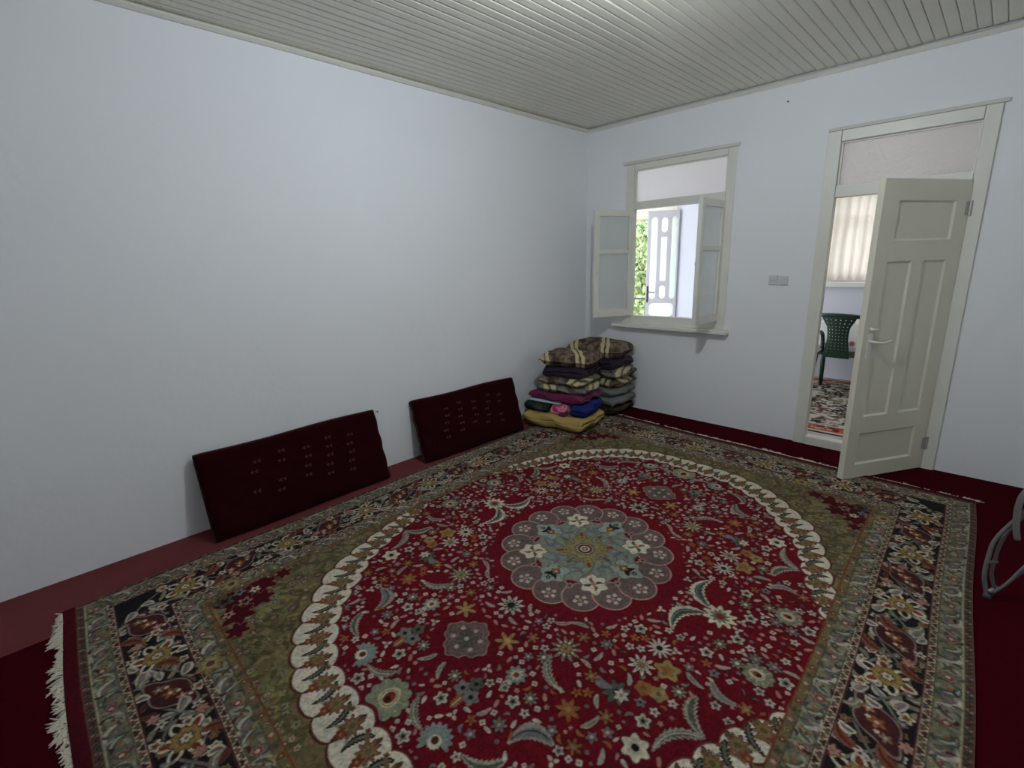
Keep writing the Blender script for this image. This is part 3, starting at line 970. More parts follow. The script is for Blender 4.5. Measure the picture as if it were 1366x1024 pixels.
    M(.93, .20, .05, lambda su, sv: w.palmette(.93, .20, .055, PI, SAGE, CREAM, RUST, su, sv))
    M(.87, .36, .04, lambda su, sv: w.leaf(.87, .36, .12, .017, .3, GREY, (.22, .20, .17), .25, .3, None, su, sv))
    M(.50, .80, .05, lambda su, sv: w.flower(.50, .80, .042, 7, 0, ORANGE, GOLD, RUST, su, sv, .5))
    for f in big:
        for su, sv in QUAD: f(su, sv)
    taken.append((0, 0, .50)); taken.append((0, .85, .14))
    # winding stems under the small flowers
    small = []
    for size, tries in ((.028, 150), (.021, 700), (.0155, 3200), (.0115, 3500)):
        for i in range(tries):
            u, v = rng.uniform(0.0, 1.05), rng.uniform(0, 1.3)
            th = math.atan2(v, u)
            if math.hypot(u, v) > np.interp(th, ang_i, rad_i) - size * .5 or u > 1.05 - size: continue
            if u < size * .8 or v < size * .8: continue
            gap = .85 if size > .02 else .95
            if not free(u, v, size * gap): continue
            taken.append((u, v, size)); small.append((u, v, size))
    for (u, v, r) in small:
        k = rng.random(); A = rng.uniform(0, 6.28); kk = rng.random(); c2 = rng.random()
        for su, sv in QUAD:
            if r > .025:
                if k < .28: w.flower(u, v, r, 5, A, PALE, BLACK, (.03, .012, .012), su, sv, .35, ring=SAGE)
                elif k < .42: w.flower(u, v, r, 7, A, GREY, PINK, (.03, .01, .012), su, sv, .5, ring=SAGED)
                elif k < .58: w.flower(u, v, r, 6, A, ORANGE, GOLD, (.045, .01, .008), su, sv, .6, ring=BROWNY)
                elif k < .76: w.leaf(u, v, r * 2.7, r * .36, A, SAGED, (.24, .22, .17), .10, .45, None, su, sv)
                else: w.flower(u, v, r, 8, A, SAGE, CREAM, (.03, .012, .012), su, sv, .5, ring=SAGED)
            elif r > .018:
                if k < .30: w.flower(u, v, r * .9, 5, A, PALE, (.09, .02, .02), (.05, .008, .01), su, sv, .4, ring=GREY if c2 < .5 else None)
                elif k < .40: w.flower(u, v, r, 5, A, LILAC, PALE, None, su, sv, .4)
                elif k < .55: w.leaf(u, v, r * 2.5, r * .36, A, GREY, (.26, .23, .19), .08, .3, None, su, sv)
                elif k < .66: w.flower(u, v, r, 5, A, ORANGE, RUST, None, su, sv, .6)
                elif k < .78: w.leaf(u, v, r * 2.2, r * .33, A, PALE, (.05, .012, .012), -.14, .4, None, su, sv)
                elif k < .90:
                    for q in range(3): w.leaf(u + r * .6 * math.cos(A + q * 2.1), v + r * .6 * math.sin(A + q * 2.1), r * .95, r * .3, A + q * 2.1, PALE, None, 0, 0, None, su, sv)
                else: w.flower(u, v, r, 5, A, GREY, BLACK, None, su, sv, .4)
            else:
                if k < .30: w.leaf(u, v, r * 2.1, r * .45, A, PINK if c2 < .5 else PALE, None, 0, 0, None, su, sv)
                elif k < .52: w.flower(u, v, r * .8, 4, A, PALE, (.16, .01, .015), None, su, sv, .25)
                elif k < .64: w.flower(u, v, r * .7, 5, A, PINK, None, None, su, sv, .4)
                elif k < .74: w.leaf(u, v, r * 2.2, r * .4, A, ORANGE, None, .2, 0, None, su, sv)
                elif k < .86: w.leaf(u, v, r * 2.0, r * .42, A, GREY, None, .2, 0, None, su, sv)
                else: w.flower(u, v, r * .55, 4, A, LILAC, None, None, su, sv, .2)
    # ---- pendants above and below the medallion
    for sv in (1, -1):
        for su in (1,):
            sl, X, Y = w.local(0, .842, .20, 0, su, sv)
            r = np.hypot(X, Y * 1.05); th = np.arctan2(Y, X)
            e = .098 * (1 + .10 * np.cos(4 * th) + .05 * np.cos(12 * th))
            w.put(sl, r - e - .005, (.26, .15, .10)); w.put(sl, r - e, MAUVE)
            w.put(sl, np.abs(r - e * .78) - .002, (.15, .095, .09))
            w.flower(0, .842, .038, 8, 0, SAGED, PALE, (.03, .04, .035), su, sv, .6)
            for q in range(6):
                w.flower(.062 * math.cos(q * 1.047 + .5), .842 + .055 * math.sin(q * 1.047 + .5), .011, 5, q, PALE, PINK, None, su, sv)
    # ---- medallion of sixteen petals
    w.clip = None
    for k_ in range(16):
        t = (k_ + .5) * PI / 8
        sl, X, Y = w.local(.362 * math.cos(t), .378 * math.sin(t), .13, t)
        d = np.hypot(X, Y * 1.02) - .088
        w.put(sl, d - .006, (.34, .21, .17)); w.put(sl, d, MAUVE)
    for k_ in range(16):
        t = (k_ + .5) * PI / 8
        c, s = math.cos(t), math.sin(t)
        for q in range(5): w.flower(.385 * c + .026 * math.cos(q * 1.256 + t), .402 * s + .026 * math.sin(q * 1.256 + t), .012, 4, q, PALE, None, None)
        w.flower(.385 * c, .402 * s, .011, 5, 0, PINK, None, None)
        t2 = k_ * PI / 8
        w.flower(.30 * math.cos(t2), .312 * math.sin(t2), .020, 6, t2, PINK, WINE, (.1, .06, .06), ring=MAUVE)
    sl, X, Y = w.local(0, 0, .36)
    r = np.hypot(X, Y / 1.04); th = np.arctan2(Y, X)
    e = .285 + .028 * np.cos(8 * th)
    w.put(sl, r - e - .006, (.10, .09, .08)); w.put(sl, r - e, (.155, .165, .135))
    n1 = np.sin(9 * th + r * 40) * .5
    w.put(sl, np.where(r < e - .03, np.abs(n1) * .02 - .0045, 1), (.10, .115, .115))
    for k_ in range(4):
        t = k_ * PI / 2
        c, s = math.cos(t), math.sin(t)
        # pale petals on the axes, cream shields on the diagonals
        sl, X, Y = w.local(.255 * c, .265 * s, .12, t)
        d = np.hypot(X / 1.25, Y) - .062 - .010 * np.cos(5 * np.arctan2(Y, X))
        w.put(sl, d - .004, (.06, .06, .05)); w.put(sl, d, (.20, .235, .20))
        w.leaf(.285 * c, .297 * s, .075, .020, t + PI / 2, BLACK, None, .3, .3, None)
        w.flower(.24 * c, .25 * s, .022, 4, t, ORANGE, CREAM, BLACK)
        w.flower(.30 * c, .31 * s, .015, 5, t, BLACK, PALE, None)
        t += PI / 4; c, s = math.cos(t), math.sin(t)
        sl, X, Y = w.local(.275 * c, .286 * s, .12, t)
        d = np.hypot(X / 1.1, Y) - .060 - .009 * np.cos(6 * np.arctan2(Y, X))
        w.put(sl, d - .005, (.16, .08, .07)); w.put(sl, d, (.44, .41, .31))
        for q in range(4): w.leaf(.275 * c + .03 * math.cos(q * 1.57 + t), .286 * s + .03 * math.sin(q * 1.57 + t), .040, .010, q * 1.57 + t, (.06, .05, .045) if q % 2 else BROWNY, None, .2, .2, None)
        w.flower(.275 * c, .286 * s, .014, 5, t, PINK, RUST, None)
    for k_ in range(8):
        t = (k_ + .5) * PI / 4
        w.leaf(.195 * math.cos(t), .20 * math.sin(t), .09, .018, t + 1.2, GREY, None, .3, .2, SAGED)
        w.flower(.20 * math.cos(t + .35), .21 * math.sin(t + .35), .016, 6, t, GOLD, SAGED, None)
    w.flower(0, 0, .150, 8, 0, (.17, .145, .065), None, (.09, .08, .05), depth=.3)
    for k_ in range(8):
        t = k_ * PI / 4
        w.flower(.10 * math.cos(t), .105 * math.sin(t), .026, 6, t, GOLD if k_ % 2 else SAGE, OLIVED, OLIVED)
        w.leaf(.135 * math.cos(t), .14 * math.sin(t), .045, .010, t, RUST if k_ % 2 else SAGED, None, 0, 0, None)
    for rr, c in ((.056, (.11, .08, .05)), (.046, (.20, .19, .15)), (.038, DKRED), (.026, PALE), (.016, DKRED), (.008, PALE)):
        w.flower(0, 0, rr, 1, 0, c, None, None, depth=0)

    # ---- border bands, from inside out
    def ring(d0, d1, col):
        w.fill(step(d0 - ED) * step(ED - d1), col)
    sage = (np.array(SAGE) * .92) * (1 + blotch(U.shape, us, vs, .03, 8, .28))[..., None]
    ring(.420, .452, OLIVE)
    def band_fill(d0, d1, arr):
        a_ = (step(d0 - ED) * step(ED - d1))[..., None]
        w.C = w.C * (1 - a_) + arr * a_
    band_fill(.355, .420, sage); ring(.330, .355, (.36, .29, .20)); ring(.130, .330, BLACK)
    ring(.105, .130, (.36, .29, .20)); band_fill(.030, .105, sage); ring(-.002, .030, (.06, .03, .025))
    for d, c, t in ((.452, RUST, .003), (.420, (.05, .04, .03), .002), (.357, (.06, .05, .04), .002), (.328, (.07, .02, .02), .003), (.132, (.07, .02, .02), .003), (.104, (.06, .05, .04), .002), (.031, (.30, .28, .18), .003), (.0, (.16, .07, .05), .003)):
        w.fill(step(np.abs(ED - d) - t), c)

    def lay(d, off, fn, pitch, jitter=0.0, corner=.0):
        """call fn(u, v, direction, index) at every pitch along the band whose middle lies d inside the edge"""
        hw, hl = W2 - d, L2 - d
        for side in range(4):
            L = 2 * (hl if side % 2 == 0 else hw)
            n = max(2, 2 * int(round((L - 2 * corner) / pitch / 2)))
            for i in range(n):
                s = -L / 2 + corner + (i + .5) * (L - 2 * corner) / n + rng.uniform(-1, 1) * jitter
                o = off + rng.uniform(-1, 1) * jitter
                if side == 0: fn(hw + o, s, PI / 2, i)
                elif side == 1: fn(-s, hl + o, PI, i)
                elif side == 2: fn(-hw - o, -s, -PI / 2, i)
                else: fn(s, -hl - o, 0, i)

    # olive guard: rust and cream buds
    lay(.436, 0, lambda u, v, a_, i: w.flower(u, v, .011, 5, a_, (RUST, GOLD, PINK, SAGED)[i % 4], BLACK if i % 2 else PALE, OLIVED), .048)
    # zigzag guards
    for d in (.3425, .1175):
        def tri(u, v, a_, i):
            sl, X, Y = w.local(u, v, .022, a_)
            sg = 1 if i % 2 else -1
            w.put(sl, np.maximum(np.abs(X) - (.0085 - sg * Y * .8), np.abs(Y) - .0095), (WINE, (.11, .055, .042), (.075, .068, .05))[i % 3])
            w.put(sl, np.maximum(np.abs(X - .012 - Y * .5 * sg) - .002, np.abs(Y) - .011), BLACK)
        lay(d, 0, tri, .026)
    # outer guard: tiny diagonal buds
    def bud(u, v, a_, i):
        w.leaf(u, v, .024, .006, a_ + .9, ((.22, .16, .13), (.10, .035, .03), (.12, .085, .055), SAGED)[i % 4], None, 0, 0, None)
        w.flower(u, v, .005, 4, 0, BLACK, None, None)
    lay(.015, 0, bud, .022)
    # sage bands: curling leaves, rosettes, dark mottles
    for d in (.3875, .0675):
        hb = .030
        def curl(u, v, a_, i):
            q = i % 4
            if q == 0:
                w.flower(u, v, .027, 7, a_, (.19, .12, .10), PALE, SAGED, ring=RUST)
            elif q == 1:
                w.leaf(u, v, .075, .017, a_ + .7, SAGED, (.25, .23, .18), .2, .3, None); w.flower(u, v, .008, 4, 0, RUST, None, None)
            elif q == 2:
                w.flower(u, v, .024, 5, a_, LILAC, GOLD, SAGED); w.leaf(u, v, .085, .008, a_ - .6, PALE, None, -.3, 0, None)
            else:
                w.leaf(u, v, .075, .018, a_ - .8, TEAL, SAGED, -.25, .3, PALE); w.flower(u, v, .010, 5, 0, ORANGE, None, None)
        lay(d, 0, curl, .060, .004)
        lay(d, .022, lambda u, v, a_, i: w.leaf(u, v, .03, .006, a_ + i, ((.24, .22, .17), WINE, SAGED, (.07, .06, .06))[i % 4], None, .2, 0, None), .037, .006)
        lay(d, -.022, lambda u, v, a_, i: w.leaf(u, v, .03, .006, a_ - i, (SAGED, (.22, .20, .15), (.06, .045, .05), GOLD)[i % 4], None, .2, 0, None), .037, .006)
    # main border: vines, lozenges, palmettes and leaves on black
    w.clip = step(.134 - ED) * step(ED - .326)
    md = .230
    hw, hl = W2 - md, L2 - md

    def vine(side):
        L = 2 * (hl if side % 2 == 0 else hw)
        n = max(2, int(round(L / .52)))
        for ph in (0, PI):
            pts = []
            for s in np.linspace(-L / 2, L / 2, n * 8):
                o = .062 * math.sin((s / L + .5) * n * 2 * PI + ph)
                pts.append([(hw + o, s), (-s, hl + o), (-hw - o, -s), (s, -hl - o)][side])
            for i in range(0, len(pts) - 1, 3):
                w.arc(pts[max(0, i):i + 5], .0042, (.14, .15, .125) if ph == 0 else (.115, .105, .095))
    def filler(u, v, a_, i):
        for o in (-.07, -.023, .023, .07):
            uu, vv = u + math.cos(a_ + PI / 2) * (o + rng.uniform(-.012, .012)) + math.cos(a_) * rng.uniform(-.02, .02), v + math.sin(a_ + PI / 2) * (o + rng.uniform(-.012, .012)) + math.sin(a_) * rng.uniform(-.02, .02)
            k_, t = rng.integers(7), rng.uniform(0, 6.28)
            if k_ == 0: w.flower(uu, vv, .020, 5, t, CREAM, RUST, None, ring=(.16, .10, .05))
            elif k_ == 1: w.leaf(uu, vv, .055, .012, t, SAGE, None, .12, .3, None)
            elif k_ == 2: w.leaf(uu, vv, .050, .013, t, GREY, PALE, .1, 0, None)
            elif k_ == 3: w.flower(uu, vv, .018, 6, t, (.16, .10, .05), GOLD, None, ring=RUST)
            elif k_ == 4: w.leaf(uu, vv, .06, .013, t, (.10, .03, .022), None, .1, .3, BLACK)
            elif k_ == 5: w.leaf(uu, vv, .045, .010, t, (.22, .17, .10), None, -.12, .2, None)
            else: w.flower(uu, vv, .015, 5, t, LILAC, PALE, None)
    lay(md, 0, filler, .050, 0, .04)
    for sd in range(4): vine(sd)

    def at(u, v, a_, x, y):
        c, s = math.cos(a_), math.sin(a_)
        return u + x * c - y * s, v + x * s + y * c

    def main(u, v, a_, i):
        if i % 2 == 0:      # wine lozenge with a pale outline, laid aslant
            t = a_ + .55
            sl, X, Y = w.local(u, v, .17, t)
            dd = np.hypot(X / 1.95, Y) - .052 * (1 + .14 * np.cos(4 * np.arctan2(Y, X / 1.9)))
            w.put(sl, dd - .010, BLACK); w.put(sl, dd - .005, (.20, .14, .13)); w.put(sl, dd, WINE)
            for x in (-.055, 0, .055):
                p_ = at(u, v, t, x, 0)
                w.flower(*p_, .024 if x == 0 else .018, 5, t, (ORANGE, PINK, SAGE)[int(x * 20) % 3], CREAM, RUST, depth=.5)
                w.flower(*at(u, v, t, x + .02, .016), .009, 5, t, CREAM, None, None)
        else:               # gold palmette with ringed cream petals
            for q in range(6):
                t = a_ + q * 1.047 + .3
                p_ = (u + .060 * math.cos(t), v + .060 * math.sin(t))
                w.leaf(*p_, .056, .021, t, CREAM, None, 0, 0, None); w.leaf(*p_, .036, .011, t, BLACK if q % 2 else RUST, None, 0, 0, None)
            w.flower(u, v, .048, 8, 0, (.22, .15, .045), None, (.10, .05, .02), depth=.2, ring=(.16, .10, .03))
            w.flower(u, v, .020, 6, 0, PALE, RUST, (.05, .02, .02))
        for (x, y, k_) in ((-.085, .066, 0), (.085, -.066, 1), (-.118, -.050, 2), (.125, .060, 3), (-.04, -.080, 4), (.04, .083, 5), (-.16, .02, 6)):
            p_ = at(u, v, a_, x, y)
            k_ = (k_ + i) % 7
            if k_ == 0: w.flower(*p_, .026, 5, a_, CREAM, RUST, BLACK, depth=.4, ring=(.20, .13, .06))
            elif k_ == 1: w.leaf(*p_, .095, .024, a_ + .8, RUST, (.13, .06, .04), .2, .35, BLACK)
            elif k_ == 2: w.leaf(*p_, .062, .019, a_ - .5, GREY, PALE, .1, 0, PINK)
            elif k_ == 3: w.flower(*p_, .023, 6, a_, PINK, GOLD, (.05, .01, .01), depth=.4)
            elif k_ == 4: w.leaf(*p_, .07, .015, a_ + 2.4, SAGE, None, .3, 0, PALE)
            elif k_ == 5: w.flower(*p_, .021, 5, a_, PALE, WINE, None, depth=.5)
            else: w.leaf(*p_, .05, .015, a_ + 1.2, LILAC, CREAM, .2, 0, None)
    lay(md, 0, main, .262, 0, .05)
    w.clip = None
    # gold palmettes that break over the inner corners of the border
    for su, sv in QUAD:
        for (uu, vv) in ((1.155, 1.655),):
            pass
        w.flower(1.115, 1.43, .055, 7, 0, (.19, .14, .055), (.08, .03, .02), (.06, .04, .02), su, sv, .3, ring=(.24, .19, .10))
        w.flower(.65, 1.63, .055, 7, 0, (.19, .14, .055), (.08, .03, .02), (.06, .04, .02), su, sv, .3, ring=(.24, .19, .10))
    # plain red ends beyond the border
    w.fill(step(L2 - AV), DKRED)
    # abrash: slow drift of every dye along the length
    w.C *= (1 + blotch(U.shape, us, vs, .30, 21, .10) + blotch(U.shape, us, vs, .02, 22, .10) + blotch(U.shape, us, vs, .007, 23, .26))[..., None]
    w.C *= 1 + .10 * np.stack([blotch(U.shape, us, vs, .011, 31 + q, 1.0) for q in range(3)], -1)
    return w


def rug_object(name, w, place, m, height, zt):
    us, vs = w.us, w.vs
    nu, nv = len(us), len(vs)
    U, V = w.U.ravel(), w.V.ravel()
    X, Y = place(U, V)
    Z = zt(U, V)
    co = np.column_stack([X, Y, Z])
    i = np.arange(nv - 1)[:, None] * nu + np.arange(nu - 1)[None, :]
    quads = np.stack([i, i + 1, i + nu + 1, i + nu], -1).reshape(-1, 4)
    # rim down to the floor
    rim = np.concatenate([np.arange(nu), np.arange(1, nv) * nu + nu - 1, (nv - 1) * nu + np.arange(nu - 2, -1, -1), np.arange(nv - 2, 0, -1) * nu])
    low = co[rim].copy(); low[:, 2] -= height
    base = len(co)
    co = np.vstack([co, low])
    r2 = np.roll(rim, -1); b1 = base + np.arange(len(rim)); b2 = np.roll(b1, -1)
    quads = np.vstack([quads, np.column_stack([rim, b1, b2, r2])])
    me = bpy.data.meshes.new(name)
    me.vertices.add(len(co)); me.vertices.foreach_set('co', co.astype(np.float32).ravel())
    me.loops.add(quads.size); me.loops.foreach_set('vertex_index', quads.astype(np.int32).ravel())
    me.polygons.add(len(quads)); me.polygons.foreach_set('loop_start', np.arange(0, quads.size, 4, dtype=np.int32))
    me.update(calc_edges=True)
    at_ = me.attributes.new('weave', 'FLOAT_COLOR', 'POINT')
    c = np.ones((len(co), 4), np.float32)
    c[:base, :3] = np.clip(w.C.reshape(-1, 3), 0, 1); c[base:, :3] = c[rim, :3]
    at_.data.foreach_set('color', c.ravel())
    me.shade_smooth()
    return obj(name, me, m)


RFL, RFR, RBL, RBR = [np.array(q) for q in [(.335, -4.39), (3.38, -4.49), (.225, -.385), (3.24, -.505)]]


def rug_place(u, v):
    s, t = u / 3 + .5, v / 4 + .5
    P = [RFL[i] * (1 - s) * (1 - t) + RFR[i] * s * (1 - t) + RBL[i] * (1 - s) * t + RBR[i] * s * t for i in (0, 1)]
    wob = .006 * np.sin(v * 4.1 + 1) * (u / 1.5) ** 3
    return P[0] + wob, P[1] + .006 * np.sin(u * 5.0) * (v / 2) ** 3


def rug_z(u, v):
    return .0170 + .0016 * np.sin(u * 3.1 + v * 1.7) + .0012 * np.sin(v * 5.3 - u * 2.2)


main_weave = weave_main()
rug = rug_object('patterned_rug', main_weave, rug_place, RUG, .0095, rug_z)
tag(rug, 'large red floral rug with round medallion and black flowered border', 'rug')


def fringe(sgn, name):
    """knotted cotton tassels along one short end"""
    bm = bmesh.new()
    u = -1.485
    while u < 1.485:
        lean = random.gauss(0, .022) + .016 * math.sin(u * 31)
        L = random.uniform(.022, .046) * (1 + .25 * math.sin(u * 23))
        for q in range(3):
            uu = u + random.uniform(-.005, .005); l2 = L * random.uniform(.7, 1.1); le = lean + random.gauss(0, .020)
            pts = []
            for t in (0, .35, .7, 1.0):
                px_, py_ = rug_place(np.array(uu + le * t), np.array(sgn * (2.045 + l2 * t)))
                pts.append((float(px_), float(py_), .010 - .003 * t + random.uniform(0, .003)))
            tube(bm, pts, [.0032, .0042, .0036, .0014], 4)
        u += .0115
    o = obj(name, bm, FRINGE, rug)
    return tag(o, 'cream cotton fringe', None, None, 'stuff')


fringe(-1, 'fringe')
fringe(1, 'fringe')

# ------------------------------------------------------------------ two wall cushions


def floor_cushion(loc, rz, L, Hh, T, lean, label):
    root = tag(empty('wall_cushion', loc, rz), label, 'cushion', 'maroon cushions leaning on the left wall')
    M = Matrix.Rotation(-lean, 4, 'Y')                 # local x outwards from the wall, y along it
    nx, ny = 64, 28
    bm = bmesh.new()

    def face_pts(side):
        rows = []
        for j in range(ny + 1):
            row = []
            for i in range(nx + 1):
                s, t = i / nx * 2 - 1, j / ny * 2 - 1
                edge = (1 - abs(s) ** 14) * (1 - abs(t) ** 10)
                th = T / 2 * (0.55 + 0.45 * edge ** .5) + .004 * math.sin(s * 5 + side) * edge + .002 * math.sin(t * 9 + s * 13)
                z = (t + 1) / 2 * Hh + .004 * math.sin(s * 4.0)
                y = s * L / 2 + .003 * math.sin(t * 12)
                row.append(bm.verts.new(M @ Vector((side * th, y, z))))
            rows.append(row)
        return rows
    F_, B_ = face_pts(1), face_pts(-1)
    for R_ in (F_, B_):
        for j in range(ny):
            for i in range(nx):
                f = bm.faces.new((R_[j][i], R_[j][i + 1], R_[j + 1][i + 1], R_[j + 1][i]))
                f.material_index = 0 if R_ is F_ else 1
    ringF = [F_[0][i] for i in range(nx)] + [F_[j][nx] for j in range(ny)] + [F_[ny][nx - i] for i in range(nx)] + [F_[ny - j][0] for j in range(ny)]
    ringB = [B_[0][i] for i in range(nx)] + [B_[j][nx] for j in range(ny)] + [B_[ny][nx - i] for i in range(nx)] + [B_[ny - j][0] for j in range(ny)]
    n = len(ringF)
    for i in range(n):
        bm.faces.new((ringF[i], ringF[(i + 1) % n], ringB[(i + 1) % n], ringB[i]))
    bmesh.ops.recalc_face_normals(bm, faces=bm.faces)
    o = obj('cover', bm, VELVET, root, True)
    o.data.materials.append(BACKCLOTH)
    # little paired dashes worked into the velvet, each proud by a thread
    eb = bmesh.new()
    cols, rows = 5, 5
    for c in range(cols):
        for r in range(rows):
            if random.random() < .08: continue
            y0 = (-.33 + .68 * (c + .5) / cols) * L + random.uniform(-.012, .012) + (r - 2) * .010
            z0 = (.30 + .58 * (r + (.4 if c % 2 else 0)) / rows) * Hh
            for dy in (-.013, .013):
                for (dz, wv) in ((0, .010), (-.009, .005)):
                    cy, cz = y0 + dy + (.004 if dz else 0), z0 + dz
                    s, t = cy / (L / 2), cz / Hh * 2 - 1
                    edge = (1 - abs(s) ** 14) * (1 - abs(t) ** 10)
                    th = T / 2 * (0.55 + 0.45 * edge ** .5) + .004 * math.sin(s * 5 + 1) * edge + .002 * math.sin(t * 9 + s * 13)
                    Mx = M @ Matrix.Translation((th + .0008, cy, cz)) @ Matrix.Rotation(.5, 4, 'X')
                    box(eb, -.003, .0012, -wv, wv, -.0022, .0022, Mx)
    tag(obj('stitched_motifs', eb, STITCH, root), 'faint pale paired dashes', None, None, 'stuff')
    pb = bmesh.new()
    ring = [M @ Vector((0, sy * L / 2, zz)) for sy, zz in ()]
    path = []
    for i in range(40): path.append(M @ Vector((0, -L / 2 + L * i / 40, Hh + .003 + .004 * math.sin((-1 + i / 20) * 4.0))))
    for i in range(14): path.append(M @ Vector((0, L / 2 + .002, Hh - Hh * i / 14)))
    for i in range(40): path.append(M @ Vector((0, L / 2 - L * i / 40, -.001 + .004)))
    for i in range(14): path.append(M @ Vector((0, -L / 2 - .002, Hh * i / 14)))
    tube(pb, path, .006, 6, True)
    obj('piping', pb, BACKCLOTH, root)
    return root


floor_cushion((.190, -3.200, .005), math.radians(1.0), 1.135, .500, .085, math.radians(17), 'maroon velvet cushion leaning on left wall, nearer the camera and farther from the stack')
floor_cushion((.190, -1.775, .005), math.radians(-2.0), 1.065, .485, .085, math.radians(17), 'maroon velvet cushion leaning on left wall, next to the bedding stack')

# ------------------------------------------------------------------ stacks of folded bedding


def soft_block(name, m, L, W, Hh, puff=.5, grooves=(), fold=None, seed=0, wrinkle=.006, parent=None, loc=(0, 0, 0), rot=(0, 0, 0), sag=0.0, n=34):
    """rounded, slightly wrinkled block of folded cloth; grooves are the seams between its layers, fold ('x+','x-','y+','y-') the smooth folded side"""
    g = np.random.default_rng(seed)
    ph = g.uniform(0, 6.28, 12)
    bm = bmesh.new()
    bmesh.ops.create_cube(bm, size=2.0)
    bmesh.ops.subdivide_edges(bm, edges=bm.edges[:], cuts=n, use_grid_fill=True)
    for v in bm.verts:
        x, y, z = v.co
        # squircle the box, thin out to the rim by puff
        ex = 1 - abs(x) ** 6; ey = 1 - abs(y) ** 6
        rim = max(0.0, ex * ey)
        zz = z * (1 - puff + puff * rim ** .42)
        k = 0.14 * (1 - puff * .6)
        fx = x * math.sqrt(max(0, 1 - k * 1.4 * z * z)) * math.sqrt(max(.05, 1 - .10 * y * y))
        fy = y * math.sqrt(max(0, 1 - k * 1.4 * z * z)) * math.sqrt(max(.05, 1 - .10 * x * x))
        X, Y, Zv = fx * L / 2, fy * W / 2, zz * Hh / 2
        for gz in grooves:
            a = math.exp(-((z - gz) / .13) ** 2)
            side = max(abs(x), abs(y)) ** 8
            open_ = 1.0
            if fold == 'x+' and x > .9: open_ = .1
            if fold == 'x-' and x < -.9: open_ = .1
            if fold == 'y+' and y > .9: open_ = .1
            if fold == 'y-' and y < -.9: open_ = .1
            dpt = .045 * a * side * open_
            X -= math.copysign(dpt, x) * (abs(x) > .9); Y -= math.copysign(dpt, y) * (abs(y) > .9)
        wv = math.sin(X * 17 + Y * 9 + ph[0]) * math.sin(Y * 21 - X * 6 + ph[1]) + .6 * math.sin(X * 37 + ph[2] + Y * 15) * math.sin(Y * 31 + ph[3])
        Zv += wrinkle * wv + sag * ((x * x) + (y * y)) * -.5
        X += wrinkle * .9 * math.sin(Y * 23 + z * 2.5 + ph[4]); Y += wrinkle * .9 * math.sin(X * 19 + z * 2.5 + ph[5])
        v.co = (X, Y, Zv + Hh / 2)
    o = obj(name, bm, m, parent, True)
    o.location = loc
    o.rotation_euler = rot
    return o


BVHS = []


def drape(o, gap=.0045):
    """let a soft thing rest on what lies under it instead of sinking in"""
    from mathutils.bvhtree import BVHTree
    M = Matrix.Translation(o.location) @ o.rotation_euler.to_matrix().to_4x4()
    Mi = M.inverted()
    me = o.data
    for v in me.vertices:
        p_ = M @ v.co
        top = max((h[0].z for h in (t.ray_cast(Vector((p_.x + dx, p_.y + dy, 3)), Vector((0, 0, -1))) for t in BVHS for dx, dy in ((0, 0), (.006, 0), (-.006, 0), (0, .006), (0, -.006))) if h[0] is not None), default=-9)
        top = max(top, .0175)
        if p_.z < top + gap:
            p_.z = top + gap + .25 * (p_.z - o.location.z) * 0
            v.co = Mi @ p_
    BVHS.append(BVHTree.FromPolygons([M @ v.co for v in me.vertices], [tuple(q.vertices) for q in me.polygons]))


SA = math.radians(9)         # the front stack stands a little askew
def stackA(x, y): return (.425 + x * math.cos(SA) - y * math.sin(SA), -.880 + x * math.sin(SA) + y * math.cos(SA))


def bed(name, m, cat, label, grp, x, y, z, rz, L, W, Hh, B=False, **kw):
    px_, py_ = (x, y) if B else stackA(x, y)
    o = soft_block(name, m, L, W, Hh, loc=(px_, py_, z), rot=(kw.pop('tx', 0), kw.pop('ty', 0), rz), **kw)
    drape(o)
    return tag(o, label, cat, grp)


GA, GB = 'bedding in the front stack', 'bedding in the rear stack'
bed('folded_blanket', TAN, 'blanket', 'mustard tan folded blanket at the bottom of the front stack', GA, -.01, -.02, .0235, SA, .64, .48, .150, puff=.35, grooves=(0.05,), fold='y-', seed=1, wrinkle=.008)
bed('folded_blanket', NAVY, 'blanket', 'dark teal printed folded blanket on the mustard one', GA, -.175, -.02, .150, SA, .28, .46, .120, puff=.4, grooves=(0.0,), fold='y-', seed=2, wrinkle=.007)
bed('folded_blanket', PINKF, 'blanket', 'pink rose patterned blanket end bulging from the front stack', GA, .060, -.180, .148, SA - .06, .175, .13, .115, puff=.55, grooves=(), seed=3, wrinkle=.005)
bed('folded_blanket', COBALT, 'blanket', 'cobalt blue folded blanket at the corner of the front stack', GA, .232, -.03, .158, SA + .05, .150, .42, .120, puff=.45, grooves=(0.1,), fold='x+', seed=4, wrinkle=.005)
bed('folded_sheet', SHEET, 'sheet', 'thin pale blue folded sheet under the plum blanket', GA, -.10, -.04, .255, SA, .36, .40, .026, puff=.3, seed=5, wrinkle=.003)
bed('folded_blanket', PLUM, 'blanket', 'plum magenta folded velour blanket under the striped cushions', GA, .0, .0, .272, SA - .03, .58, .46, .080, puff=.45, grooves=(0.1,), fold='y-', seed=6, wrinkle=.009)
bed('flat_cushion', PLAID3, 'cushion', 'grey brown striped cushion lying directly on the plum blanket', GA, .03, .015, .342, SA + .08, .50, .42, .080, puff=.66, seed=7, wrinkle=.006)
bed('flat_cushion', PLAID2, 'cushion', 'brown striped cushion under the purple blanket of the front stack', GA, .02, .03, .402, SA - .05, .46, .42, .088, puff=.64, seed=8, wrinkle=.006)
bed('folded_blanket', PURPLE, 'blanket', 'dark purple double folded blanket in the front stack', GA, .035, .045, .476, SA + .04, .41, .42, .118, puff=.38, grooves=(0.05,), fold='x-', seed=9, wrinkle=.009)
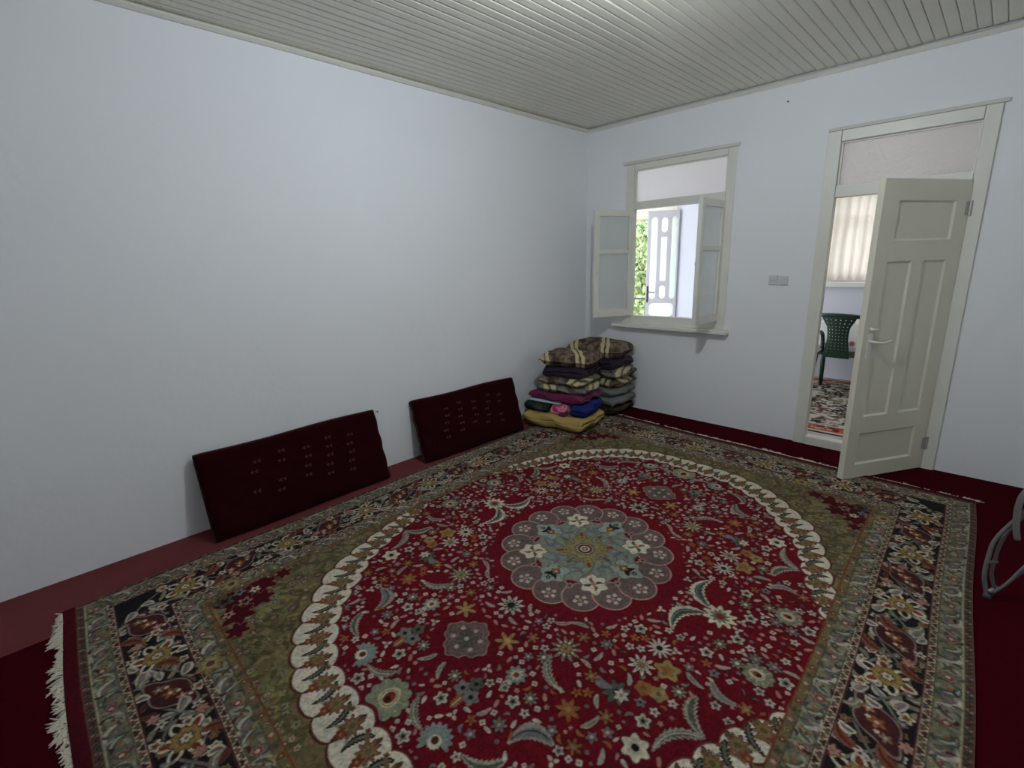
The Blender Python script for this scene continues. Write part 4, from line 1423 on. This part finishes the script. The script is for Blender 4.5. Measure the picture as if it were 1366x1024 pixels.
bed('pillow', PLAID1, 'pillow', 'brown pillow with cream stripes on top of the front stack', GA, .035, .035, .578, SA + .14, .50, .42, .120, puff=.90, seed=10, wrinkle=.005, ty=.03)

RB = math.radians(-2)
bed('folded_quilt', DARKF, 'quilt', 'dark floral folded quilt at the bottom of the rear stack', GB, .40, -.28, .0235, RB, .56, .42, .100, B=True, puff=.4, grooves=(0.0,), fold='x+', seed=21)
bed('folded_mattress', GREYG, 'mattress', 'grey green folded mattress, lower one in the rear stack', GB, .41, -.28, .112, RB, .58, .42, .098, B=True, puff=.35, grooves=(0.0,), fold='x+', seed=22)
bed('folded_mattress', GREYG, 'mattress', 'grey green folded mattress, upper one in the rear stack', GB, .41, -.28, .200, RB, .56, .42, .098, B=True, puff=.35, grooves=(), seed=23)
bed('flat_cushion', PLAID2, 'cushion', 'olive brown striped cushion on the grey mattresses of the rear stack', GB, .41, -.28, .290, RB + .06, .58, .42, .105, B=True, puff=.66, seed=24)
bed('flat_cushion', PLAID3, 'cushion', 'dark brown striped cushion under the purple blanket of the rear stack', GB, .43, -.28, .376, RB - .05, .56, .40, .105, B=True, puff=.66, seed=25)
bed('folded_blanket', PURPLE, 'blanket', 'dark purple folded blanket in the rear stack', GB, .41, -.29, .466, RB, .52, .40, .128, B=True, puff=.4, grooves=(0.0,), fold='x+', seed=26)
bed('pillow', PLAID1, 'pillow', 'brown pillow with cream stripes on top of the rear stack', GB, .40, -.30, .578, RB + .12, .57, .44, .150, B=True, puff=.90, seed=27, ty=.02)

# ------------------------------------------------------------------ folding tube rack by the right edge
rk = tag(empty('folding_rack', (3.46, -1.55, .004)), 'grey metal tube frame standing on the maroon carpet at the right edge', 'rack')


def rack_tube(name, pts, r=.0085, parent=rk, sm=True):
    bm = bmesh.new()
    tube(bm, smooth_path([(a - 3.46, b + 1.55, c - .004) for a, b, c in pts], 6), r, 10)
    return obj(name, bm, STEEL, parent, True)


rack_tube('leg', [(3.318, -1.55, .008), (3.296, -1.55, .10), (3.294, -1.55, .19), (3.303, -1.55, .285), (3.352, -1.55, .408), (3.42, -1.55, .56), (3.50, -1.55, .72), (3.55, -1.55, .80)])
rack_tube('leg', [(3.334, -1.525, .048), (3.317, -1.525, .11), (3.316, -1.525, .175), (3.323, -1.525, .27), (3.354, -1.525, .378), (3.43, -1.525, .53), (3.51, -1.525, .69), (3.55, -1.525, .77)], .007)
rack_tube('cross_leg', [(3.330, -1.54, .022), (3.37, -1.54, .10), (3.41, -1.54, .205), (3.52, -1.54, .46), (3.60, -1.54, .66)], .007)
rack_tube('cross_leg', [(3.350, -1.51, .040), (3.41, -1.51, .165), (3.53, -1.51, .43), (3.61, -1.51, .63)], .0065)
rack_tube('hand_grip', [(3.364, -1.56, .315), (3.354, -1.56, .36), (3.347, -1.56, .415), (3.345, -1.56, .465), (3.354, -1.56, .525), (3.40, -1.56, .60), (3.48, -1.56, .66), (3.58, -1.56, .69)], .0115)
for pts, r in (([(-.170, -.006, .168), (-.135, .030, .168)], .007), ([(-.140, -.008, .036), (-.118, .045, .040)], .009), ([(.085, -.02, .775), (.085, .05, .775)], .011), ([(.12, -.02, .66), (.14, .05, .66)], .011)):
    bm = bmesh.new(); tube(bm, pts, r, 8); obj('clamp', bm, STEEL, rk, True)
bm = bmesh.new()
lathe(bm, [(0, 0), (.016, 0), (.017, .006), (.014, .024), (0, .024)], 14, Matrix.Translation((-.142, 0, .0)))
obj('rubber_foot', bm, IRON, rk, True)

# ------------------------------------------------------------------ veranda beyond the back wall
VY = 2.60
VX0, VX1, VH = -2.6, 4.3, 2.62
structure(obj('floor', boxes([(VX0 - .1, VX1 + .1, .06, VY + .14, -.10, 0.0)]), CONC), 'veranda floor beyond the door', 'floor')
structure(wall_with_holes('wall_veranda', VWALL, 'x', VY, .14, VX0, VX1, -.02, VH,
                          [(-1.50, -.325, -.02, 2.22), (1.05, 3.75, 1.20, 2.22)]), 'pale lilac outer wall of the veranda', 'wall')
structure(obj('wall_veranda_left', boxes([(VX0 - .12, VX0, .07, VY, -.02, VH)]), VWALL), 'left end wall of the veranda', 'wall')
structure(obj('wall_veranda_right', boxes([(VX1, VX1 + .12, .07, VY, -.02, VH)]), VWALL), 'right end wall of the veranda', 'wall')
structure(obj('ceiling', boxes([(VX0 - .1, VX1 + .1, .07, VY + .14, VH, VH + .08)]), VCEIL), 'white veranda ceiling', 'ceiling')

# balcony doorway frame and its open leaf
d2 = structure(empty('door_2', (-.85, VY, 0)), 'open grey balcony door with rounded glass slots', 'door')
at_parent(obj('frame', boxes([(-1.50, -1.44, VY - .02, VY + .12, 0, 2.22), (-.352, -.325, VY + .02, VY + .12, 0, 2.22), (-1.44, -.352, VY + .02, VY + .12, 2.175, 2.22)], .004), LEAFP), d2)
GW, GZ0, GZ1 = .430, .03, 2.150


def capsule(x0, x1, z0, z1, r, n=8):
    pts = []
    for cx, cz, a in ((x1 - r, z0 + r, -PI / 2), (x1 - r, z1 - r, 0), (x0 + r, z1 - r, PI / 2), (x0 + r, z0 + r, PI)):
        for i in range(n + 1):
            t = a + PI / 2 * i / n
            pts.append((cx + r * math.cos(t), cz + r * math.sin(t)))
    return pts


# slots measured across the leaf from its free edge (x = 0)
slots = [(.047, .138, .91, 2.065, .045), (.189, .275, 1.854, 2.055, .042), (.189, .275, 1.17, 1.79, .010), (.189, .275, .917, 1.105, .042), (.331, .413, .91, 2.065, .040), (.055, .400, .650, .850, .06), (.055, .400, .14, .57, .06)]
cu = bpy.data.curves.new('leaf_outline', 'CURVE'); cu.dimensions = '2D'; cu.fill_mode = 'BOTH'; cu.extrude = .018
for pts in [[(0, GZ0), (GW, GZ0), (GW, GZ1), (0, GZ1)]] + [capsule(*s) for s in slots]:
    sp = cu.splines.new('POLY'); sp.points.add(len(pts) - 1); sp.use_cyclic_u = True
    for p_, (a, b) in zip(sp.points, pts): p_.co = (a, b, 0, 1)
tmp = bpy.data.objects.new('tmp_leaf', cu); COL.objects.link(tmp)
bpy.context.view_layer.update()
me = bpy.data.meshes.new_from_object(tmp.evaluated_get(bpy.context.evaluated_depsgraph_get()))
bpy.data.objects.remove(tmp, do_unlink=True)
me.transform(Matrix.Rotation(PI / 2, 4, 'X'))
BLEAF = mat('grey_lilac_paint', (.50, .47, .50), .5, .05, 6)
me.materials.clear()
bl = obj('door_leaf', me, BLEAF)
bl.parent = d2
bl.matrix_parent_inverse = Matrix.Translation(-Vector(d2.location))
la = math.radians(34)
bl.matrix_basis = Matrix.Translation((-.262 - GW * math.cos(la), VY - .03 - GW * math.sin(la), 0)) @ Matrix.Rotation(la, 4, 'Z')
for s in slots:
    obj('pane', boxes([(s[0] - .008, s[1] + .008, -.003, .003, s[2] - .008, s[3] + .008)]), FROST_B, bl)
bm = bmesh.new()
box(bm, .012, .034, -.026, -.018, .86, 1.10)
tube(bm, smooth_path([(.022, -.022, 1.01), (.022, -.060, 1.01), (.05, -.066, 1.01), (.125, -.062, 1.005)], 5), .008, 8)
obj('lever_handle', bm, IRON, bl)

# window behind the curtain, with the curtain on its rod
w2 = structure(empty('window_2', (2.0, VY, 1.2)), 'veranda window behind the cream curtain', 'window')
at_parent(obj('frame', boxes([(1.05, 1.11, VY + .02, VY + .10, 1.20, 2.22), (3.69, 3.75, VY + .02, VY + .10, 1.20, 2.22), (1.11, 3.69, VY + .02, VY + .10, 2.16, 2.22), (1.11, 3.69, VY + .02, VY + .10, 1.20, 1.26),
                              (1.68, 1.73, VY + .03, VY + .09, 1.26, 2.16), (2.28, 2.33, VY + .03, VY + .09, 1.26, 2.16), (2.90, 2.95, VY + .03, VY + .09, 1.26, 2.16), (1.11, 3.69, VY + .04, VY + .08, 1.86, 1.90)], .003), FRAME), w2)
at_parent(obj('sill', boxes([(1.0, 3.8, VY - .10, VY + .02, 1.11, 1.165)], .005), TRIM), w2)


def curtain():
    bm = bmesh.new()
    nx, nz = 300, 24
    rows = []
    for j in range(nz + 1):
        t = j / nz
        row = []
        for i in range(nx + 1):
            s = i / nx
            x_ = 1.0 + 2.8 * s
            a = .008 + .013 * t
            y_ = VY - .075 + a * math.sin(s * 2 * PI * 29 + .8 * math.sin(s * 17)) * (1 if t > .06 else .5) + .006 * math.sin(s * 63 + t * 3)
            row.append(bm.verts.new((x_ + .004 * math.sin(t * 9 + s * 40), y_, 2.34 - t * 1.155)))
        rows.append(row)
    for j in range(nz):
        for i in range(nx):
            bm.faces.new((rows[j][i], rows[j][i + 1], rows[j + 1][i + 1], rows[j + 1][i]))
    return bm


ct = tag(empty('curtain', (2.0, VY - .075, 2.34)), 'gathered cream curtain over the veranda window', 'curtain')
at_parent(obj('cloth', curtain(), CURTAIN, None, True), ct)
bm = bmesh.new(); tube(bm, [(.95, VY - .075, 2.35), (3.85, VY - .075, 2.35)], .010, 8)
for x_ in (1.0, 3.8): tube(bm, [(x_, VY - .075, 2.35), (x_, VY, 2.35)], .007, 8)
at_parent(obj('curtain_rod', bm, TRIM), ct)

# veranda rug


def weave_veranda():
    us = np.linspace(-1.05, 1.05, 300); vs = np.linspace(-1.1, 1.1, 315)
    w = Weave(us, vs, (.50, .46, .38)); w.px = .008
    rng = np.random.default_rng(9)
    ED = np.minimum(1.05 - np.abs(w.U), 1.1 - np.abs(w.V))
    for i in range(1500):
        u, v = rng.uniform(-1.05, 1.05), rng.uniform(-1.1, 1.1)
        c = [(.02, .015, .02), (.03, .03, .045), (.16, .06, .04), (.02, .02, .02), (.22, .17, .12)][rng.integers(5)]
        if rng.random() < .6: w.leaf(u, v, rng.uniform(.07, .15), .020, rng.uniform(0, 6.28), c, None, .3, .2, None)
        else: w.flower(u, v, rng.uniform(.02, .04), 5, 0, c, (.5, .42, .33), None)
    a = np.clip(.5 - (.07 - ED) / w.px, 0, 1) * 0
    for d0, d1, c in ((.21, .24, (.45, .40, .30)), (.06, .21, (.30, .045, .03)), (.02, .06, (.50, .45, .36)), (-1, .02, (.05, .02, .02))):
        m_ = ((ED > d0) & (ED <= d1)).astype(float); w.fill(m_, c)
    for i in range(170):
        s = rng.uniform(-1.1, 1.1); d = .135 + rng.uniform(-.05, .05)
        for (u, v) in ((s, -1.1 + d), (s, 1.1 - d), (1.05 - d, s), (-1.05 + d, s)):
            w.flower(u, v, .024, 5, s, [(.50, .40, .30), (.08, .02, .02), (.55, .20, .10)][i % 3], (.2, .02, .02), None)
    return w


vr = rug_object('patterned_rug', weave_veranda(), lambda u, v: (u + 2.0, v + 1.445), VRUG, .006, lambda u, v: .0065 + .0003 * np.sin(u * 7))
tag(vr, 'cream and black patterned rug on the veranda floor beyond the door', 'rug')

# dining table with its cloth
TX, TY = 2.05, 2.315
tb = tag(empty('dining_table', (TX, TY, .007)), 'table under a floral cloth on the veranda', 'table')
obj('tabletop', boxes([(-.60, .60, -.20, .20, .715, .740)], .006), WOOD, tb)
for sx in (-.52, .52):
    for sy in (-.15, .15):
        bm = bmesh.new(); tube(bm, [(sx, sy, 0), (sx, sy, .714)], [.018, .026], 10); obj('leg', bm, WOOD, tb)


def cloth_mesh():
    hx, hy, top, drop = .618, .212, .7465, .27
    bm = bmesh.new()
    prof = [(0.0, 0.0), (.5, 0.0), (.9, 0.0), (1.0, -.004)] + [(1.0 + .02 * q, -.004 - drop * q) for q in (.06, .2, .4, .6, .8, 1.0)]
    N = 120
    rings = []
    for kx, dz in prof[1:]:
        ring = []
        for i in range(N):
            t = 2 * PI * i / N
            c, s = math.cos(t), math.sin(t)
            rr = 1 / max(abs(c), abs(s))
            rr = min(rr, 1.43)
            q = max(0.0, -dz / drop)
            fl = 1 + .035 * q * math.sin(t * 18) + .05 * q * max(0, rr - 1.2)
            ring.append(bm.verts.new((hx * kx * c * rr * fl, hy * kx * s * rr * fl - (0 if q == 0 else 0), top + dz + (-.03 * q * (rr > 1.25)))))
        rings.append(ring)
    ctr = bm.verts.new((0, 0, top))
    for i in range(N): bm.faces.new((ctr, rings[0][i], rings[0][(i + 1) % N]))
    for A, B in zip(rings, rings[1:]):
        for i in range(N): bm.faces.new((A[i], A[(i + 1) % N], B[(i + 1) % N], B[i]))
    bmesh.ops.recalc_face_normals(bm, faces=bm.faces)
    return bm


tc_ = obj('tablecloth', cloth_mesh(), TCLOTH, None, True)
tc_.location = (TX, TY, .007)
tag(tc_, 'white tablecloth with red flowers draped over the veranda table', 'tablecloth')


def armchair(loc, rz, label):
    """stacking plastic armchair; local +y is the way it faces"""
    root = tag(empty('plastic_armchair', loc, rz), label, 'chair')
    S = lambda y, z: Vector((0, y, z))
    # seat
    bm = bmesh.new()
    n = 10
    g = []
    for j in range(n + 1):
        t = j / n
        row = []
        for i in range(n + 1):
            s = i / n * 2 - 1
            row.append(bm.verts.new((s * (.20 + .03 * t), -.19 + .41 * t, .43 + .015 * t - .012 * (1 - s * s) * math.sin(t * PI) - .02 * max(0, t - .85) / .15)))
        g.append(row)
    for j in range(n):
        for i in range(n): bm.faces.new((g[j][i], g[j][i + 1], g[j + 1][i + 1], g[j + 1][i]))
    r = bmesh.ops.solidify(bm, geom=bm.faces[:], thickness=.012)
    obj('seat', bm, GREENP, root, True)
    # waisted back panel, a lattice of small holes
    def bx_(s, z, d):
        t = (z - .41) / .46
        wd = .108 + .012 * math.cos(t * PI * 2) + .05 * max(0, t - .72) / .28
        return Vector((s * wd, -.190 - .085 * t + .03 * s * s * t + d, z))
    bm = bmesh.new()
    nx, nz = 13, 27
    gr = [[[bm.verts.new(bx_((i + (.27 if i % 2 else -.27) * (0 < i < nx)) / nx * 2 - 1, .41 + .465 * (j + (.24 if j % 2 else -.24) * (0 < j < nz)) / nz, d)) for i in range(nx + 1)] for j in range(nz + 1)] for d in (0, .010)]
    solid = lambda i, j: 0 <= i < nx and 0 <= j < nz and not (i % 2 and j % 2 and j > 2)
    for i in range(nx):
        for j in range(nz):
            if not solid(i, j): continue
            a, b = gr
            bm.faces.new((a[j][i], a[j + 1][i], a[j + 1][i + 1], a[j][i + 1])); bm.faces.new((b[j][i], b[j][i + 1], b[j + 1][i + 1], b[j + 1][i]))
            for (di, dj, p0, p1) in ((-1, 0, (j, i), (j + 1, i)), (1, 0, (j, i + 1), (j + 1, i + 1)), (0, -1, (j, i), (j, i + 1)), (0, 1, (j + 1, i), (j + 1, i + 1))):
                if not solid(i + di, j + dj): bm.faces.new((a[p0[0]][p0[1]], a[p1[0]][p1[1]], b[p1[0]][p1[1]], b[p0[0]][p0[1]]))
    bmesh.ops.recalc_face_normals(bm, faces=bm.faces)
    obj('backrest', bm, GREENP, root)
    bm = bmesh.new()
    top = [Vector((x_, -.28 + .9 * x_ * x_, .868 - .35 * x_ * x_ - (.02 if abs(x_) > .2 else 0))) for x_ in np.linspace(-.225, .225, 13)]
    tube(bm, top, .020, 8)
    obj('top_rail', bm, GREENP, root, True)
    for sx in (-1, 1):
        bm = bmesh.new()
        tube(bm, smooth_path([(sx * .218, -.235, .835), (sx * .245, -.20, .74), (sx * .258, -.10, .655), (sx * .262, .02, .640), (sx * .258, .12, .625), (sx * .252, .165, .56), (sx * .245, .165, .44)], 5), [.020] * 31, 8)
        obj('armrest', bm, GREENP, root, True)
        bm = bmesh.new()
        tube(bm, [(sx * .190, -.185, .44), (sx * .198, -.22, .22), (sx * .206, -.255, .0)], [.026, .024, .020], 8)
        obj('leg', bm, GREENP, root, True)
        bm = bmesh.new()
        tube(bm, [(sx * .238, .205, .44), (sx * .240, .225, .22), (sx * .243, .245, .0)], [.026, .024, .020], 8)
        obj('leg', bm, GREENP, root, True)
    return root


armchair((2.03, 1.86, .0115), math.radians(-5), 'dark green plastic armchair with its back to the door')
# ------------------------------------------------------------------ balcony and garden beyond
structure(obj('floor', boxes([(-3.4, .6, VY + .14, 3.95, -.14, -.02)]), CONC), 'balcony slab outside the veranda', 'floor')
structure(obj('trim_3', boxes([(-3.4, .6, 3.70, 3.95, 2.16, 2.30)], .01), EAVE), 'reddish edge beam over the balcony', 'trim')
rl = tag(empty('balcony_railing', (-1.4, 3.80, -.02)), 'thin iron railing of the balcony seen through the open door', 'railing')
bm = bmesh.new(); tube(bm, [(-2.0, 0, .80), (2.0, 0, .80)], .016, 8); obj('top_rail', bm, IRON, rl)
bm = bmesh.new(); tube(bm, [(-2.0, 0, .10), (2.0, 0, .10)], .010, 8); obj('bottom_rail', bm, IRON, rl)
me = None
for i in range(34):
    if me is None:
        bm = bmesh.new(); tube(bm, [(0, 0, 0), (0, 0, .80)], .006, 6); me = bpy.data.meshes.new('bar'); bm.to_mesh(me); bm.free(); me.materials.append(IRON)
    o = bpy.data.objects.new('bar', me); COL.objects.link(o); o.parent = rl; o.location = (-1.98 + i * .12, 0, 0)
structure(obj('ground', boxes([(-26, 18, 4.2, 40, -3.3, -3.0)]), EARTH), 'garden ground below the balcony', 'ground')


def tree(name, loc, Ht, R, n, lm, seed, label):
    g = np.random.default_rng(seed)
    root = tag(empty(name, loc), label, 'tree', 'trees beyond the balcony')
    bm = bmesh.new()
    tube(bm, smooth_path([(0, 0, 0), (.08, .05, Ht * .3), (-.05, .02, Ht * .6), (.05, 0, Ht * .9)], 4), [.16 - .01 * i for i in range(13)], 8)
    for q in range(6):
        a_ = q * 1.05; z0 = Ht * (.4 + .07 * q)
        tube(bm, [(0, 0, z0), (R * .4 * math.cos(a_), R * .4 * math.sin(a_), z0 + R * .4), (R * .75 * math.cos(a_), R * .75 * math.sin(a_), z0 + R * .6)], [.06, .04, .015], 6)
    obj('trunk', bm, BARK, root)
    cl = [(g.normal(0, 1, 3) * np.array([R * .45, R * .45, Ht * .20]) + np.array([0, 0, Ht * .62]), R * g.uniform(.25, .42)) for _ in range(26)]
    V, F = [], []
    for i in range(n):
        c, r = cl[g.integers(len(cl))]
        d = g.normal(0, 1, 3); d /= np.linalg.norm(d)
        p_ = c + d * r * g.uniform(.6, 1.05)
        t = g.normal(0, 1, 3); t /= np.linalg.norm(t)
        b = np.cross(t, g.normal(0, 1, 3)); b /= np.linalg.norm(b)
        s = g.uniform(.07, .13)
        k_ = len(V)
        V += [p_ - t * s, p_ + b * s * .4, p_ + t * s, p_ - b * s * .4]
        F.append((k_, k_ + 1, k_ + 2, k_ + 3))
    me = bpy.data.meshes.new('crown'); me.from_pydata([tuple(v) for v in V], [], F)
    o = obj('crown', me, lm, root)
    return root


tree('garden_tree', (-3.6, 8.0, -3.0), 5.6, 1.9, 9000, LEAVES, 1, 'bright green leafy tree close behind the balcony railing')
tree('garden_tree', (-6.0, 12.5, -3.0), 6.8, 2.3, 9000, LEAVES2, 2, 'darker green tree farther behind the balcony')
